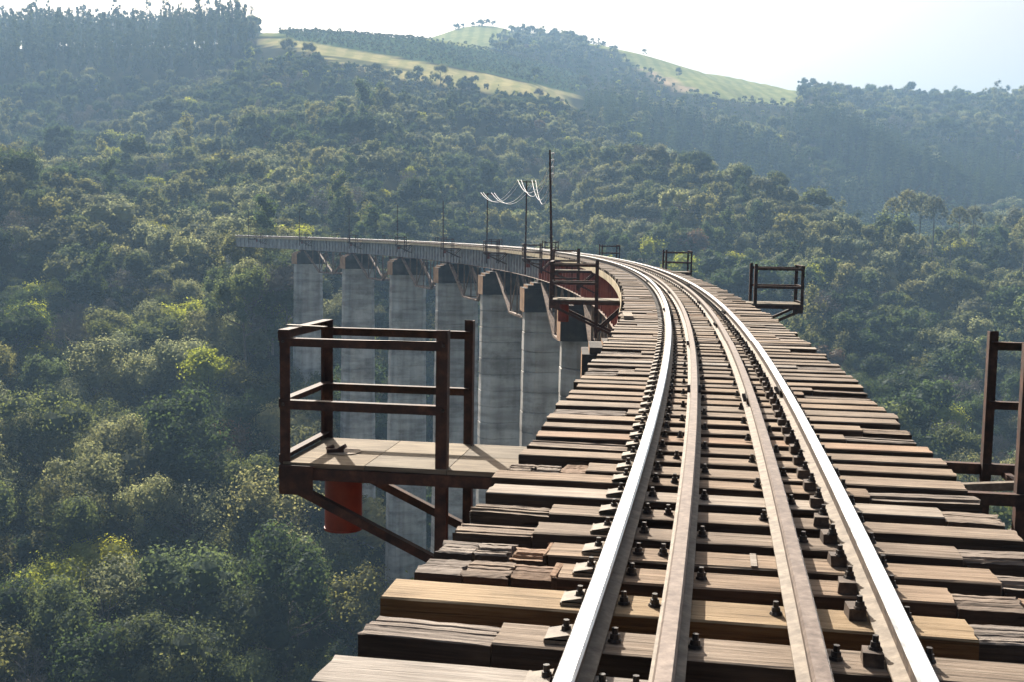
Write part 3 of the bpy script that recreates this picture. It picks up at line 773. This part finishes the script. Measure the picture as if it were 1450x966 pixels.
if bushes: scatter('orchard_rows', bushes, [(far_crowns[2], LEAF['mid']), (far_crowns[0], LEAF['dark'])], (0.18, 0.3), lambda p: R.randrange(2), 'dark rows of a bushy crop on the far hillside')

# ------------------------------------------------------------------ viaduct
S_END = 233.5
PIERS = [62.6 + 23.4 * k for k in range(-3, 7)]
TOP, CAPB = -4.5, -2.75
for k, s in enumerate(PIERS):
    base = W(s, 0, 0); gz = float(height(base.x, base.y)) - 3
    if gz > TOP - 1.5: gz = TOP - 6
    mw = FR(s, 0, 0); mw.translation.z = gz
    names = {0: 'concrete pier beneath the deck under the camera side of the viaduct'}
    e = empty('concrete_pier', mw, ['concrete pier standing behind the camera', 'concrete pier hidden under the nearest sleepers', 'concrete pier hidden under the deck beyond the near platform',
        'nearest visible concrete pier, tucked against the left edge of the sleepers', 'second visible concrete pier, beneath the second left platform', 'third concrete pier from the near end, seen through the right post of the near platform',
        'fourth visible concrete pier, behind the right post of the near platform', 'fifth visible concrete pier, seen between the posts of the near platform', 'sixth visible concrete pier, pale top beyond the near platform rail',
        'farthest fully visible concrete pier at the left end of the row', 'short concrete pier half buried in trees at the far end'][k], 'bridge pier', 'concrete piers of the viaduct')
    H = TOP + G * s - gz
    mb = MB(); rings = []
    nl = max(2, int(H / 1.5))
    def ring(z, infl):
        t = (H - z) / 60.0
        hx, hy, ch = 2.3 + 0.5 * t + infl, 1.35 + 0.5 * t + infl, 0.75
        return [(-hx + ch, -hy), (hx - ch, -hy), (hx, -hy + ch), (hx, hy - ch), (hx - ch, hy), (-hx + ch, hy), (-hx, hy - ch), (-hx, -hy + ch)], z
    lev = []
    for i in range(nl):
        z0, z1 = H * i / nl, H * (i + 1) / nl
        lev += [ring(z0 + 0.05, 0.02 * (i % 2)), ring(z1 - 0.05, 0.02 * (i % 2)), ring(z1, -0.06)]
    lev[0] = ring(0, 0); lev[-1] = ring(H, 0)
    for pts, z in lev: mb.v += [(x, y_, z) for x, y_ in pts]
    for i in range(len(lev) - 1):
        for j in range(8): mb.f.append((i * 8 + j, i * 8 + (j + 1) % 8, i * 8 + 8 + (j + 1) % 8, i * 8 + 8 + j)); mb.m.append(0)
    n8 = (len(lev) - 1) * 8
    mb.f.append(tuple(n8 + j for j in range(8))); mb.m.append(0)
    mb.build('shaft', M['concrete'], e)
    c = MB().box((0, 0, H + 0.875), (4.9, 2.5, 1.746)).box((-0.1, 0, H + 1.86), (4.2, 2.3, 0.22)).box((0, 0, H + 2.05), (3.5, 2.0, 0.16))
    for q in (0, 6, 12): c.m[q] = 1            # the left face of each cap is coloured orange
    c.build('pier_cap', [M['cap'], M['tint']], e)
    for sx in (-1.1, 1.1): MB().box((sx, 0, H + 2.225), (0.5, 0.9, 0.19)).build('bearing', M['rust'], e)

via = empty('steel_viaduct', Matrix.Identity(4), 'curved steel girder viaduct deck carrying the track across the valley', 'bridge')
spans = [(PIERS[i], PIERS[i + 1]) for i in range(len(PIERS) - 1)] + [(PIERS[-1], S_END)]
spans = [(PIERS[0] - 23.4, PIERS[0])] + spans
ZT, ZB = -0.44, -2.15
for (a, b_) in spans:
    ext = spans.index((a, b_)) <= 4
    mt = M['red'] if b_ < 90 else M['grey_girder']
    for sx in (-1.1, 1.1):
        pr = [(-.16, ZT), (.16, ZT), (.16, ZT - .03), (.012, ZT - .03), (.012, ZB + .03), (.19, ZB + .03), (.19, ZB), (-.19, ZB), (-.19, ZB + .03), (-.012, ZB + .03), (-.012, ZT - .03), (-.16, ZT - .03)]
        g_ = sweep(pr, a + 0.06, b_ - 0.06, 2.9, None, [1, 1, 0, 0, 0, 1, 1, 1, 1, 0, 0, 0], sx).build('girder', [mt, M['truss']], via)
        st = MB(); n = 16
        for i in range(n + 1):
            s = a + 0.3 + (b_ - a - 0.6) * i / n
            mw = FR(s)
            for sd2 in (-1, 1):
                st.box(mw @ Vector((sx + sd2 * 0.085, 0, (ZT + ZB) / 2)), (0.15, 0.07, ZT - ZB - 0.08), mw.to_3x3())
        if a > -30: sto = st.build('stiffeners', mt, g_); sto['kind'] = 'stuff'
    # cross frames
    cf = MB()
    for i in range(7):
        s = a + 0.8 + (b_ - a - 1.6) * i / 6
        cf.bar(W(s, -1.07, ZT - .2), W(s, 1.07, ZT - .2), .1, .1); cf.bar(W(s, -1.07, ZB + .15), W(s, 1.07, ZB + .15), .1, .1)
        cf.bar(W(s, -1.06, ZB + .16), W(s, 1.06, ZT - .21), .07, .07)
    cf.build('cross_frame', M['truss'], via)
    # polygonal truss slung under each span
    if b_ < S_END - 1:
        mid = (a + b_) / 2; LOW = -5.6
        for sx in (-1.1, 1.1):
            t = MB(); P4 = [(a + 1.4, ZB - .17), (mid - 3.4, LOW), (mid + 3.4, LOW), (b_ - 1.4, ZB - .17)]
            for (s0, z0), (s1, z1) in zip(P4, P4[1:]): t.bar(W(s0, sx, z0), W(s1, sx, z1), 0.34, 0.16)
            ch = t.build('lower_chord', M['truss'], via)
            for s_, zl in ((mid - 3.4, LOW), (mid, LOW), (mid + 3.4, LOW), (mid - 6.6, None), (mid + 6.6, None)):
                if zl is None: zl = ZB - .17 + (LOW - ZB + .17) * (b_ - a - 2.8 - 2 * 6.6 + 0.0) / (b_ - a - 2.8 - 6.8) 
                MB().bar(W(s_, sx, ZB - 0.01), W(s_, sx, zl + .08), .14, .14).build('truss_post', M['truss'], via)
            MB().bar(W(mid - 3.3, sx, LOW + .15), W(mid, sx, ZB - .05), .09, .09).bar(W(mid + 3.3, sx, LOW + .15), W(mid, sx, ZB - .05), .09, .09).build('truss_diagonal', M['truss'], via)
        x_ = MB()
        for s_ in (mid - 3.4, mid, mid + 3.4): x_.bar(W(s_, -1.02, LOW), W(s_, 1.02, LOW), .09, .09)
        x_.bar(W(mid - 3.3, -1.0, LOW + .1), W(mid - 0.1, 1.0, LOW + .1), .06, .06).bar(W(mid + 3.3, -1.0, LOW + .1), W(mid + .1, 1.0, LOW + .1), .06, .06)
        x_.build('truss_bracing', M['truss'], via)
# thin edge plates with upturned lip along both rows of sleeper ends
for sx in (-1, 1):
    for i in range(int((S_END + 8) / 6.0)):
        a = -8 + i * 6.0
        zt_ = -0.24 if a > 18 else -0.33
        pr = [(sx * 1.425, zt_), (sx * 1.433, zt_), (sx * 1.433, -0.50), (sx * 1.25, -0.50), (sx * 1.25, -0.492), (sx * 1.425, -0.492)]
        if sx > 0: pr = pr[::-1]
        sweep(pr, a + 0.01, a + 5.97, 1.5, None, [0] * 6).build('edge_plate', M['fascia'] if a > 18 else M['rust_light'], via)
ab = W(S_END + 2, 0, 0)
e = empty('bridge_abutment', FR(S_END + 2.2, 0, -8), 'concrete abutment where the far end of the deck meets the wooded hill', 'abutment')
MB().box((0, 1.0, 3.6), (2.6, 2.4, 4.0)).build('abutment_wall', M['concrete'], e)

# ------------------------------------------------------------------ track
track = empty('railway_track', Matrix.Identity(4), 'narrow gauge curved railway track with polished rails, rusty guard rails and open timber sleepers', 'railway track')
HD = 0.0325
def rail_prof(kind):
    # head, web and foot; z = 0 is the top of the head
    p = [(-HD, -.012), (-HD + .008, 0), (HD - .008, 0), (HD, -.012), (HD, -.036), (.009, -.046), (.009, -.108), (.058, -.121), (.058, -.130), (-.058, -.130), (-.058, -.121), (-.009, -.108), (-.009, -.046), (-HD, -.036)]
    mi = [0, 0, 0, 1, 1, 1, 2, 2, 2, 2, 2, 1, 1, 1]
    return p, mi
p_, mi_ = rail_prof(0)
SL_TOP = -0.145
RAILS = [(-0.5325, 'running_rail', [M['polished'], M['web'], M['rust_light']], 'left running rail, polished white on top'), (0.5325, 'running_rail', [M['polished'], M['web'], M['rust_light']], 'right running rail, polished white on top'),
         (-0.245, 'guard_rail', [M['guard'], M['web'], M['rust_light']], 'left brown guard rail'), (0.225, 'guard_rail', [M['guard'], M['web'], M['rust_light']], 'right brown guard rail')]
for off, nm, ms, lab in RAILS:
    pr = p_ if nm == 'running_rail' else [(x, z - .006) for x, z in p_]
    o = sweep(pr, -12, S_END + 4, 0.9, None, mi_, off).build(nm, ms, track)
    o['label'] = lab

def plank(L, w, h, seed, rough=0.0, seg=9, bev=0.008, fine=False):
    """one timber, long axis x, top at z = 0, with worn edges"""
    r = random.Random(seed); mb = MB()
    prof = [(-w / 2, -bev), (-w / 2 + bev, 0), (w / 2 - bev, 0), (w / 2, -bev), (w / 2, -h), (-w / 2, -h)]
    if fine:
        if rough > .4: prof = [(-w / 2, -bev), (-w / 2 + bev, 0), (-w * .31, 0), (-w * .29, -.02), (-w * .27, 0), (-w * .06, 0), (-w * .04, -.025), (-w * .02, 0), (w * .2, 0), (w * .22, -.018), (w * .24, 0), (w / 2 - bev, 0), (w / 2, -bev), (w / 2, -h), (-w / 2, -h)]
        else: prof = [(-w / 2, -bev), (-w / 2 + bev, 0), (-w / 4, 0), (0, 0), (w / 4, 0), (w / 2 - bev, 0), (w / 2, -bev), (w / 2, -h), (-w / 2, -h)]
    k = len(prof); ph = r.uniform(0, 9)
    bow = r.uniform(-.006, .006)
    gro = [-(r.random() ** 2) if 0 < q < k - 1 else 0 for q in range(k)]; gy = [r.uniform(-1, 1) for q in range(k)]
    for i in range(seg + 1):
        x = -L / 2 + L * i / seg
        endf = rough * (1.6 if i in (0, seg) else 1)
        for j, (y_, z) in enumerate(prof):
            topv = z > -h + 1e-6
            dz = (gro[j] * 0.030 * rough + r.uniform(-1, 0.3) * endf * 0.0055) if topv else 0
            dy = r.uniform(-1, 1) * (0.0015 + endf * 0.004) + gy[j] * rough * .012
            dx = r.uniform(-1, 1) * 0.02 * (rough + .15) if i in (0, seg) else 0
            mb.v.append((x + dx, y_ + dy + bow * math.sin(math.pi * i / seg), z + dz))
    for i in range(seg):
        for j in range(k):
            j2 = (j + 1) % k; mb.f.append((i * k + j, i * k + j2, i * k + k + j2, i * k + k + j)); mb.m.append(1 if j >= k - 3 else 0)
    mb.f.append(tuple(range(k))[::-1]); mb.m.append(0); mb.f.append(tuple(seg * k + j for j in range(k))); mb.m.append(0)
    return mb

# near sleepers follow the photograph: (centre s, width, left piece, right piece)
def srow(y, x=750):          # arc position whose sleeper top shows at image row y near column x
    best = min(np.arange(-2, 60, 0.01), key=lambda s: abs(project(*W(s, -0.75, SL_TOP))[1] - y))
    return float(best)
rows = [(990, 943), (915, 885.5), (863, 835), (818, 797), (788, 770), (758, 742), (729.5, 716.5), (705.5, 693), (683, 674), (668, 657), (650, 642)]
S_LIST = []
for f_, b_ in rows:
    s0, s1 = srow(f_), srow(b_)
    S_LIST.append(((s0 + s1) / 2, min(0.25, max(0.19, s1 - s0))))
s = S_LIST[0][0]; pre = []
while s > -8:
    s -= R.uniform(.37, .41); pre.append((s, R.uniform(.2, .23)))
S_LIST = pre[::-1] + S_LIST
N0 = len(pre)
s = S_LIST[-1][0]
while s < S_END - 0.5:
    s += R.uniform(.355, .405) if s < 20 else R.uniform(.365, .395)
    S_LIST.append((s, R.uniform(.195, .235)))
SPECIAL = {0: ('wood_grey', 0, 0), 1: ('wood', 0.5, 0), 2: ('wood_yellow', 0, 0), 3: ('wood', 0.62, 1), 4: ('wood', 0.52, 1), 5: ('wood', 0.40, 0.5), 6: ('wood', 0.42, 0), 7: ('wood_grey', 0, 0), 8: ('wood', 0, 0), 9: ('wood', 0.5, 1), 10: ('wood', 0, 0)}
RIGHT = {0: 0, 1: .35, 2: .5, 3: .55, 4: 0.3, 5: .35, 6: 0.0, 7: 0.3, 8: .6, 9: 0, 10: 0}
variants = {}
def get_plank(L, w, rough, mkey, seed):
    L = round(L / 0.1) * 0.1; w = round(w / 0.02) * 0.02
    key = (L, w, rough > 0, mkey, seed % 3)
    if key not in variants:
        variants[key] = plank(L, w, 0.20 if not rough else 0.17, hash(key[:3]) % 1000 + seed % 3, rough, 5 if not rough else 4).mesh('sleeper', [M[mkey], M['wood_side']])
    return variants[key]
far_sl = []; far_n = 0
def put(me, s, x, dz, tilt, parent, name='sleeper', roll=0):
    o = link(name, me, parent)
    mw = FR(s, 0, 0, tilt) @ Matrix.Translation((x, 0, SL_TOP + dz)) @ Matrix.Rotation(roll, 4, 'Y')
    if parent is not track: mw = parent['_mw_inv'] @ mw if False else (WM[parent.name].inverted() @ mw)
    o.matrix_local = mw
    WM[o.name] = WM.get(parent.name, Matrix.Identity(4)) @ mw if parent is not track else mw
    return o
WM = {}
n_obj = 0
for i, (s, w) in enumerate(S_LIST):
    j = i - N0
    rr_ = random.Random(i * 13 + 5)
    tilt = rr_.uniform(-.012, .012)
    if j in SPECIAL: mk, lp, rough3 = SPECIAL[j]; rp = RIGHT[j]
    else:
        mk = rr_.choices(['wood', 'wood_grey', 'wood_rough', 'wood_orange'], [0.76, 0.12, 0.09, 0.03])[0]
        lp = rr_.choice([0.35, 0.5, 0.6, 0.75]) if rr_.random() < 0.34 else 0
        rp = rr_.choice([0.35, 0.5, 0.6]) if rr_.random() < 0.36 else 0; rough3 = 0
    l0 = -1.37 + (rr_.uniform(-.035, .03) if j > 1 or j < 0 else 0); r0 = 1.37 + rr_.uniform(-.03, .035)
    if s > 112 :
        mb = MB()
        mw = FR(s, 0, 0, tilt); far_n += 1
        far_sl.append((mw, w, l0, r0, rr_.uniform(-.015, 0.01))); continue
    a, b_ = l0 + lp, r0 - rp
    dz = 0 if j in SPECIAL else rr_.uniform(-.010, .004)
    if j in SPECIAL or 0 <= j < 34 or -4 < j < 0:
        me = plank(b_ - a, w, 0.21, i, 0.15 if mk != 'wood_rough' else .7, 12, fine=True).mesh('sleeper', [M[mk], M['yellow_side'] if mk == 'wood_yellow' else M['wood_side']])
    else: me = get_plank(b_ - a, w, 0, mk, i)
    sl = put(me, s, (a + b_) / 2, dz, tilt, track); n_obj += 1
    if j == 2: sl['label'] = 'fresh yellow timber sleeper'
    if j == 0: sl['label'] = 'pale grey sleeper at the bottom edge of the photo'
    for side, ln, e0 in ((-1, lp, l0), (1, rp, r0)):
        if ln <= 0: continue
        pieces = 1
        if j in (3, 4, 9) and side < 0: pieces = 3
        if j in (2, 3) and side > 0: pieces = 2
        x = e0 if side < 0 else b_
        for q in range(pieces):
            L_ = ln / pieces
            me = plank(L_ - 0.012, w - rr_.uniform(0, .02), 0.17, i * 7 + q + side, .5 if j < 34 else .35, 8 if j < 34 else 3, fine=j < 34).mesh('end_block', [M['wood_orange' if (q == pieces - 1 and pieces > 1) else 'wood_rough'], M['wood_side']])
            o = put(me, s, x + L_ / 2, -0.012 + rr_.uniform(-.01, .004), tilt + rr_.uniform(-.02, .02), sl, 'end_block', rr_.uniform(-.02, .02))
            x += L_
    if j in (3, 4):      # a thin splinter board standing between the old blocks and the sound timber
        put(plank(0.02, w, 0.15, i, .3, 2).mesh('end_block', [M['wood_orange'], M['wood_side']]), s, a - 0.012, 0.006, tilt, sl, 'end_block')
mb = MB()
for mw, w, l0, r0, dz in far_sl:
    mb.box(mw @ Vector(((l0 + r0) / 2, 0, SL_TOP - .1 + dz)), (r0 - l0, w, .2), mw.to_3x3())
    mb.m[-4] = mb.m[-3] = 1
o = mb.build('distant_sleepers', [M['wood'], M['wood_side']], track); o['kind'] = 'stuff'

# fastenings
def bolt_mb(mb, mw=Matrix.Identity(4), h=0.022):
    def T(v): return mw @ Vector(v)
    mb.cyl(T((0, 0, 0)), T((0, 0, .010)), .026, .022, 8, 0); mb.cyl(T((0, 0, .010)), T((0, 0, .028)), .019, .017, 6, 0)
    mb.cyl(T((0, 0, .028)), T((0, 0, .028 + h)), .0115, .0115, 6, 0)
    return mb
bolt_me = bolt_mb(MB()).mesh('bolt', M['bolt'])
def plate_me():
    mb = MB(); mb.box((0, 0, .006), (.17, .15, .012)); mb.add([(-.085, -.06, .012), (-.085, .06, .012), (.0, -.06, .03), (.0, .06, .03), (.0, -.06, .012), (.0, .06, .012)], [(0, 2, 3, 1), (0, 4, 2), (1, 3, 5), (2, 4, 5, 3)])
    return mb.mesh('tie_plate', M['rust_light'])
plate = plate_me()
def block_me(seed):
    r = random.Random(seed); mb = MB()
    vs = []
    for (x, y_, z) in [(i, j, k) for i in (-1, 1) for j in (-1, 1) for k in (0, 1)]:
        vs.append((x * .036 * (1 - .12 * z) + r.uniform(-.004, .004), y_ * .05 * (1 - .1 * z) + r.uniform(-.005, .005), z * .045 + r.uniform(-.004, .004) * z))
    mb.add(vs, [(0, 1, 3, 2), (4, 6, 7, 5), (0, 4, 5, 1), (2, 3, 7, 6), (0, 2, 6, 4), (1, 5, 7, 3)])
    return mb.mesh('rail_clamp', M['web'])
blocks = [block_me(i) for i in range(3)]
farf = MB(); nb = 0; njp = 0
for i, (s, w) in enumerate(S_LIST):
    j = i - N0
    if j < -3: continue
    rr_ = random.Random(i)
    z0 = SL_TOP + 0.001
    near = s < 19
    sites = [(-0.62, 'b', 0), (-0.445, 'b', 0), (0.445, 'c', 0), (0.62, 'b', 0)]
    if i % 2 == 0: sites += [(-0.335, 'b', 0), (0.14, 'b', 0)]
    else: sites += [(-0.160, 'b', 0), (0.315, 'b', 0)]
    if rr_.random() < .12: sites = sites[:-1]
    if near:
        for (x, kind, _) in sites:
            x += rr_.uniform(-.006, .006); dy = rr_.uniform(-.03, .03)
            zz = z0
            if x < -0.6 or abs(x) > 0.6:
                p = put(plate, s, x - .015 * np.sign(x), 0.001, 0 if x < 0 else math.pi, track, 'tie_plate'); zz += 0.014
            if kind == 'c':
                put(blocks[i % 3], s, x - .01, 0.001, rr_.uniform(-.1, .1), track, 'rail_clamp'); zz += 0.044
            o = link('bolt', bolt_me, track)
            o.matrix_local = FR(s, 0, 0) @ Matrix.Translation((x, dy * .3, zz)) @ Matrix.Rotation(rr_.uniform(0, 6), 4, 'Z') @ Matrix.Rotation(rr_.uniform(-.08, .08), 4, 'X'); nb += 1
    elif s < 130:
        for (x, kind, _) in sites:
            mw = FR(s, x, z0)
            if kind == 'c': farf.box(mw @ Vector((0, 0, .022)), (.07, .09, .045), mw.to_3x3())
            farf.box(mw @ Vector((0, 0, .045 if kind == 'c' else .03)), (.035, .035, .07), mw.to_3x3())
            if abs(x) > .6: farf.box(mw @ Vector((0, 0, .006)), (.16, .14, .013), mw.to_3x3())
o = farf.build('distant_fastenings', M['bolt'], track); o['kind'] = 'stuff'
# fishplates at the rail joints
def joint(s, off, parent=track):
    for sd2 in (-1, 1):
        mb = MB(); mw = FR(s, off, 0)
        mb.box(mw @ Vector((sd2 * .024, 0, -.075)), (.022, .42, .055), mw.to_3x3())
        for q in (-.15, -.05, .05, .15):
            mb.cyl(mw @ Vector((sd2 * .030, q, -.075)), mw @ Vector((sd2 * .062, q, -.075)), .017, .015, 6)
        mb.build('fishplate', M['bolt'], track)
for s_, off in ((9.55, .5325), (9.0, .225), (9.45, -.245), (13.9, -.245), (17.4, .225), (23.5, .225), (20.8, -.5325), (20.5, .5325), (27.5, -.245), (30.3, .225), (32, .5325), (34, -.5325), (41, -.245), (44, .5325), (46, .225)):
    joint(s_, off)
mb = MB().box((0, 0, .003), (.028, .20, .004))
o = put(mb.mesh('metal_strip', M['wood_grey']), S_LIST[N0 + 4][0], 0.07, 0.001, 0, track, 'metal_strip')
# plank along the line on the left outer sleepers
o = MB().box((0, 0, .03), (.16, .9, .05)).build('loose_plank', M['wood_grey'])
o.matrix_world = FR(19.4, -1.22, SL_TOP + .004, .05); tag(o, 'short loose plank lying along the left sleeper ends in the bend', 'plank')

# ------------------------------------------------------------------ refuge platforms
def platform(s, side, k, label, floor=True, outer=3.28, length=1.02, barrel=True):
    near = k == 0
    e = empty('refuge_platform', FR(s, 0, 0), label, 'platform', 'refuge platforms along the viaduct')
    fz = -.43; H = 1.02; inn = 2.05; x = lambda v: side * v
    m_ = M['rust']; L = length
    def ang(nm, a, b_, sx, sy, w=.075, lab=None):
        o = MB().angle(a, b_, sx, sy, w).build(nm, m_, e)
        return o
    out = (-side, 0, 0); 
    ang('post', (x(outer), 0, fz - .17), (x(outer), 0, fz + H - .03), (-side, 0, 0), (0, 1, 0), .078)
    ang('post', (x(outer), L, fz - .17), (x(outer), L, fz + H - .03), (-side, 0, 0), (0, -1, 0), .078)
    ang('post', (x(inn - .04), 0, fz - 1.0), (x(inn - .04), 0, fz + H), (side, 0, 0), (0, 1, 0), .085)
    ang('post', (x(inn - .04), L, fz - 1.0), (x(inn - .04), L, fz + H), (side, 0, 0), (0, -1, 0), .085)
    for z in (.93, .46):
        ang('handrail', (x(inn), -.009, fz + z), (x(outer), -.009, fz + z), (0, 0, -1), (0, 1, 0), .068)
        ang('handrail', (x(inn), L + .009, fz + z + (.0)), (x(outer), L + .009, fz + z), (0, 0, -1), (0, -1, 0), .068)
    o_ = outer + .009
    ang('handrail', (x(o_), -.01, fz + H - .028), (x(o_), L + .01, fz + H - .028), (0, 0, -1), (-side, 0, 0), .08)
    ang('handrail', (x(o_), 0, fz + .47), (x(o_), L, fz + .47), (0, 0, -1), (-side, 0, 0), .066)
    ang('toe_rail', (x(o_), 0, fz + .05), (x(o_), L, fz + .05), (0, 0, -1), (-side, 0, 0), .06)
    if near and side < 0: MB().box((x(outer - .12), .25, fz + H - .018), (.34, .05, .008), Matrix.Rotation(-.25, 3, 'Z')).build('flat_bar', M['rust_light'], e)
    # floor beams reach in under the sleepers to the girder
    for yv in (0.0, L):
        MB().bar((x(1.22), yv, fz - .085), (x(outer), yv, fz - .085), .07, .085).build('floor_beam', m_, e)
        MB().bar((x(outer - .04), yv, fz - .16), (x(1.30), yv, fz - 1.05), .065, .065).build('brace', m_, e)
        MB().bar((x(inn - .02), yv + .05, fz - .85), (x(1.30), yv + .05, fz - .16), .06, .06).build('brace', m_, e)
    for bx, bz in ((outer - .03, .90), (outer - .03, .43), (inn - .01, .90), (inn - .01, .43), (inn - .01, -.08), (outer - .08, -.08), (outer - .2, -.16)):
        MB().cyl((x(bx), .0, fz + bz), (x(bx), -.026, fz + bz), .014, .012, 6).build('bolt', M['bolt'], e)
    MB().box((x(outer - .14), -.044, fz - .13), (.26, .010, .22)).build('gusset', m_, e)
    MB().bar((x(2.2), .5, fz - .12), (x(2.2), L, fz - .12), .05, .05).bar((x(2.8), 0.04, fz - .12), (x(2.8), L, fz - .12), .05, .05).build('floor_joist', m_, e)
    if floor:
        xs = [outer - .03, 2.62, 2.0, 1.44]
        for q in range(3):
            a, b_ = xs[q], xs[q + 1] + .006
            for (y0, y1) in (((0.0, .5), (.505, L)) if not near else ((-.02, .49), (.495, L))):
                mb = MB().box((x((a + b_) / 2), (y0 + y1) / 2, fz - .02), (abs(a - b_), y1 - y0, .036))
                mb.build('floor_board', M['board'], e)
    else:
        MB().bar((x(1.45), .25, fz - .09), (x(outer), .70, fz - .03), .06, .06).build('loose_joist', M['rust_light'], e)
    if barrel:
        cx, cy = x(2.93), .45; r = .145
        b = MB().cyl((cx, cy, fz - .045), (cx, cy, fz - .60), r, r, 28, caps=False).cyl((cx, cy, fz - .595), (cx, cy, fz - .60), r, r, 28)
        bo = b.build('water_barrel', M['barrel'], e, True)
        bo.data.polygons.foreach_set('use_smooth', [len(p.vertices) == 4 for p in bo.data.polygons])
        MB().cyl((cx, cy, fz - .595), (cx, cy, fz - .612), r + .006, r + .006, 28).build('rim', M['barrel'], bo)
        MB().cyl((cx, cy, fz + .0005), (cx, cy, fz + .006), .135, .135, 24).build('barrel_lid', M['wood_grey'], bo)
    return e
PL = [7.15, 29.6, 54.3, 78.2, 102.0, 125.5, 149.5, 173.5, 197.5, 219]
nth = ['nearest', 'second', 'third', 'fourth', 'fifth', 'sixth', 'seventh', 'eighth', 'ninth', 'farthest']
for k, s in enumerate(PL):
    platform(s, -1, k, f'{nth[k]} rusty railed platform hanging from the left side of the viaduct' + (', red barrel beneath' if k < 2 else ''))
    platform(s + (.32 if k == 0 else 0), 1, k, f'{nth[k]} rusty railed platform on the right side of the viaduct' + (', without floor boards' if k == 0 else ''), floor=k > 0, barrel=False, length=1.1)
# scrap on the near platform floor
mw = FR(7.55, -2.98, -.425)
o = MB().box((0, 0, .015), (.13, .05, .03), Matrix.Rotation(.4, 3, 'Z')).box((.05, .02, .035), (.06, .05, .03), Matrix.Rotation(-.5, 3, 'Y')).cyl((-.07, 0, .02), (-.02, .03, .045), .018, .014, 7).build('iron_scrap', M['rust'])
o.matrix_world = mw; tag(o, 'small rusty iron fitting lying on the boards of the nearest left platform', 'scrap')

# ------------------------------------------------------------------ line poles and wires
POLES = [51.3 + 24.41 * k for k in range(8)]
tips = {}
for k, s in enumerate(POLES):
    top = (4.95, 4.65, 4.6, 4.5, 4.5, 4.5, 4.5, 4.5)[k]
    lab = ['tallest line pole with insulators, rising above the third left platform', 'second line pole, with crossarm and white sagging wires', 'third line pole, where the white wires end on a short crossarm', 'fourth line pole, bare, above the grey girder',
           'fifth bare line pole, counted from the tall near one', 'sixth bare line pole, counted from the tall near one', 'seventh line pole, second from the far end', 'farthest line pole at the left end of the bridge'][k]
    e = empty('line_pole', FR(s, -3.4, -1.6), lab, 'pole', 'line poles along the left side of the viaduct')
    lean = (-.22, .0, .0, -.06, .03, 0, 0, 0)[k]
    P0, P1 = Vector((0, 0, .2)), Vector((lean, 0, top + 1.6))
    MB().cyl(P0, P1, .062, .045, 8).build('mast', M['rust'], e)
    MB().box((.55, 0, .9), (1.1, .06, .06)).box((.5, 0, 1.15 - .2), (.9, .05, .05), Matrix.Rotation(.3, 3, 'Y')).build('bracket', M['rust'], e)
    if k in (1, 2):
        w = .62
        MB().bar(P1 + Vector((-w, 0, -.08)), P1 + Vector((w, 0, -.08)), .06, .07).build('crossarm', M['rust'], e)
        offs = (-.58, -.36, .34, .58)
    elif k == 0: offs = (.0, .02, .04, .06)
    else:
        offs = ()
        if k in (5, 6): MB().bar(P1 + Vector((-.25, 0, -.1)), P1 + Vector((.25, 0, -.1)), .05, .05).build('crossarm', M['rust'], e)
    mw = FR(s, -3.4, -1.6)
    for q, ox in enumerate(offs):
        zt = 0 if k else -.3 * q - .15
        base = P1 + Vector((ox, 0, zt - .04)) if k else P1 + Vector((.055 + lean * 0, 0, zt))
        if k: MB().cyl(base, base + Vector((0, 0, .10)), .035, .02, 8).build('insulator', M['porcelain'], e); tip = base + Vector((0, 0, .08))
        else: MB().cyl(base, base + Vector((.14, 0, .02)), .03, .035, 8).build('insulator', M['porcelain'], e); tip = base + Vector((.14, 0, 0))
        tips[(k, q)] = mw @ tip
for k in (0, 1):
    for q in range(4):
        a, b_ = tips[(k, q)], tips[(k + 1, q)]
        sag = (1.25, 1.05)[k] + .06 * q
        mb = MB(); n = 26; pts = [a.lerp(b_, i / n) - Vector((0, 0, 4 * sag * (i / n) * (1 - i / n))) for i in range(n + 1)]
        for p, q2 in zip(pts, pts[1:]): mb.cyl(p, q2, .016, .016, 5, caps=False)
        o = mb.build('line_wire', M['wire'])
        tag(o, f'{["outermost", "second", "third", "innermost"][q]} sagging white wire between the {["tallest and second", "second and third"][k]} line poles', 'wire', 'sagging wires between the line poles')

# ------------------------------------------------------------------ air
hz = MB().box((0, 1150, 115), (4600, 3700, 400)).build('haze', [])
hz['kind'] = 'stuff'
zmin = float(ZZ.min())
print('TZ', zmin, float(ZZ.max()))
hm = bpy.data.materials.new('haze_air'); hm.use_nodes = True
nt = hm.node_tree; nt.nodes.remove(nt.nodes['Principled BSDF'])
pv = nt.nodes.new('ShaderNodeVolumePrincipled')
pv.inputs['Color'].default_value = (0.44, 0.69, 1.0, 1)
pv.inputs['Density'].default_value = 0.00025
pv.inputs['Anisotropy'].default_value = 0.2
nt.links.new(pv.outputs[0], nt.nodes['Material Output'].inputs['Volume'])
hz.data.materials.append(hm)
print('own trees', len(own), 'broad', len(scat['broad']), 'euc', len(scat['euc']), 'pines', len(extra), 'shrub', len(scat['shrub']), 'bushes', len(bushes), 'sleepers', n_obj, far_n, 'bolts', nb)
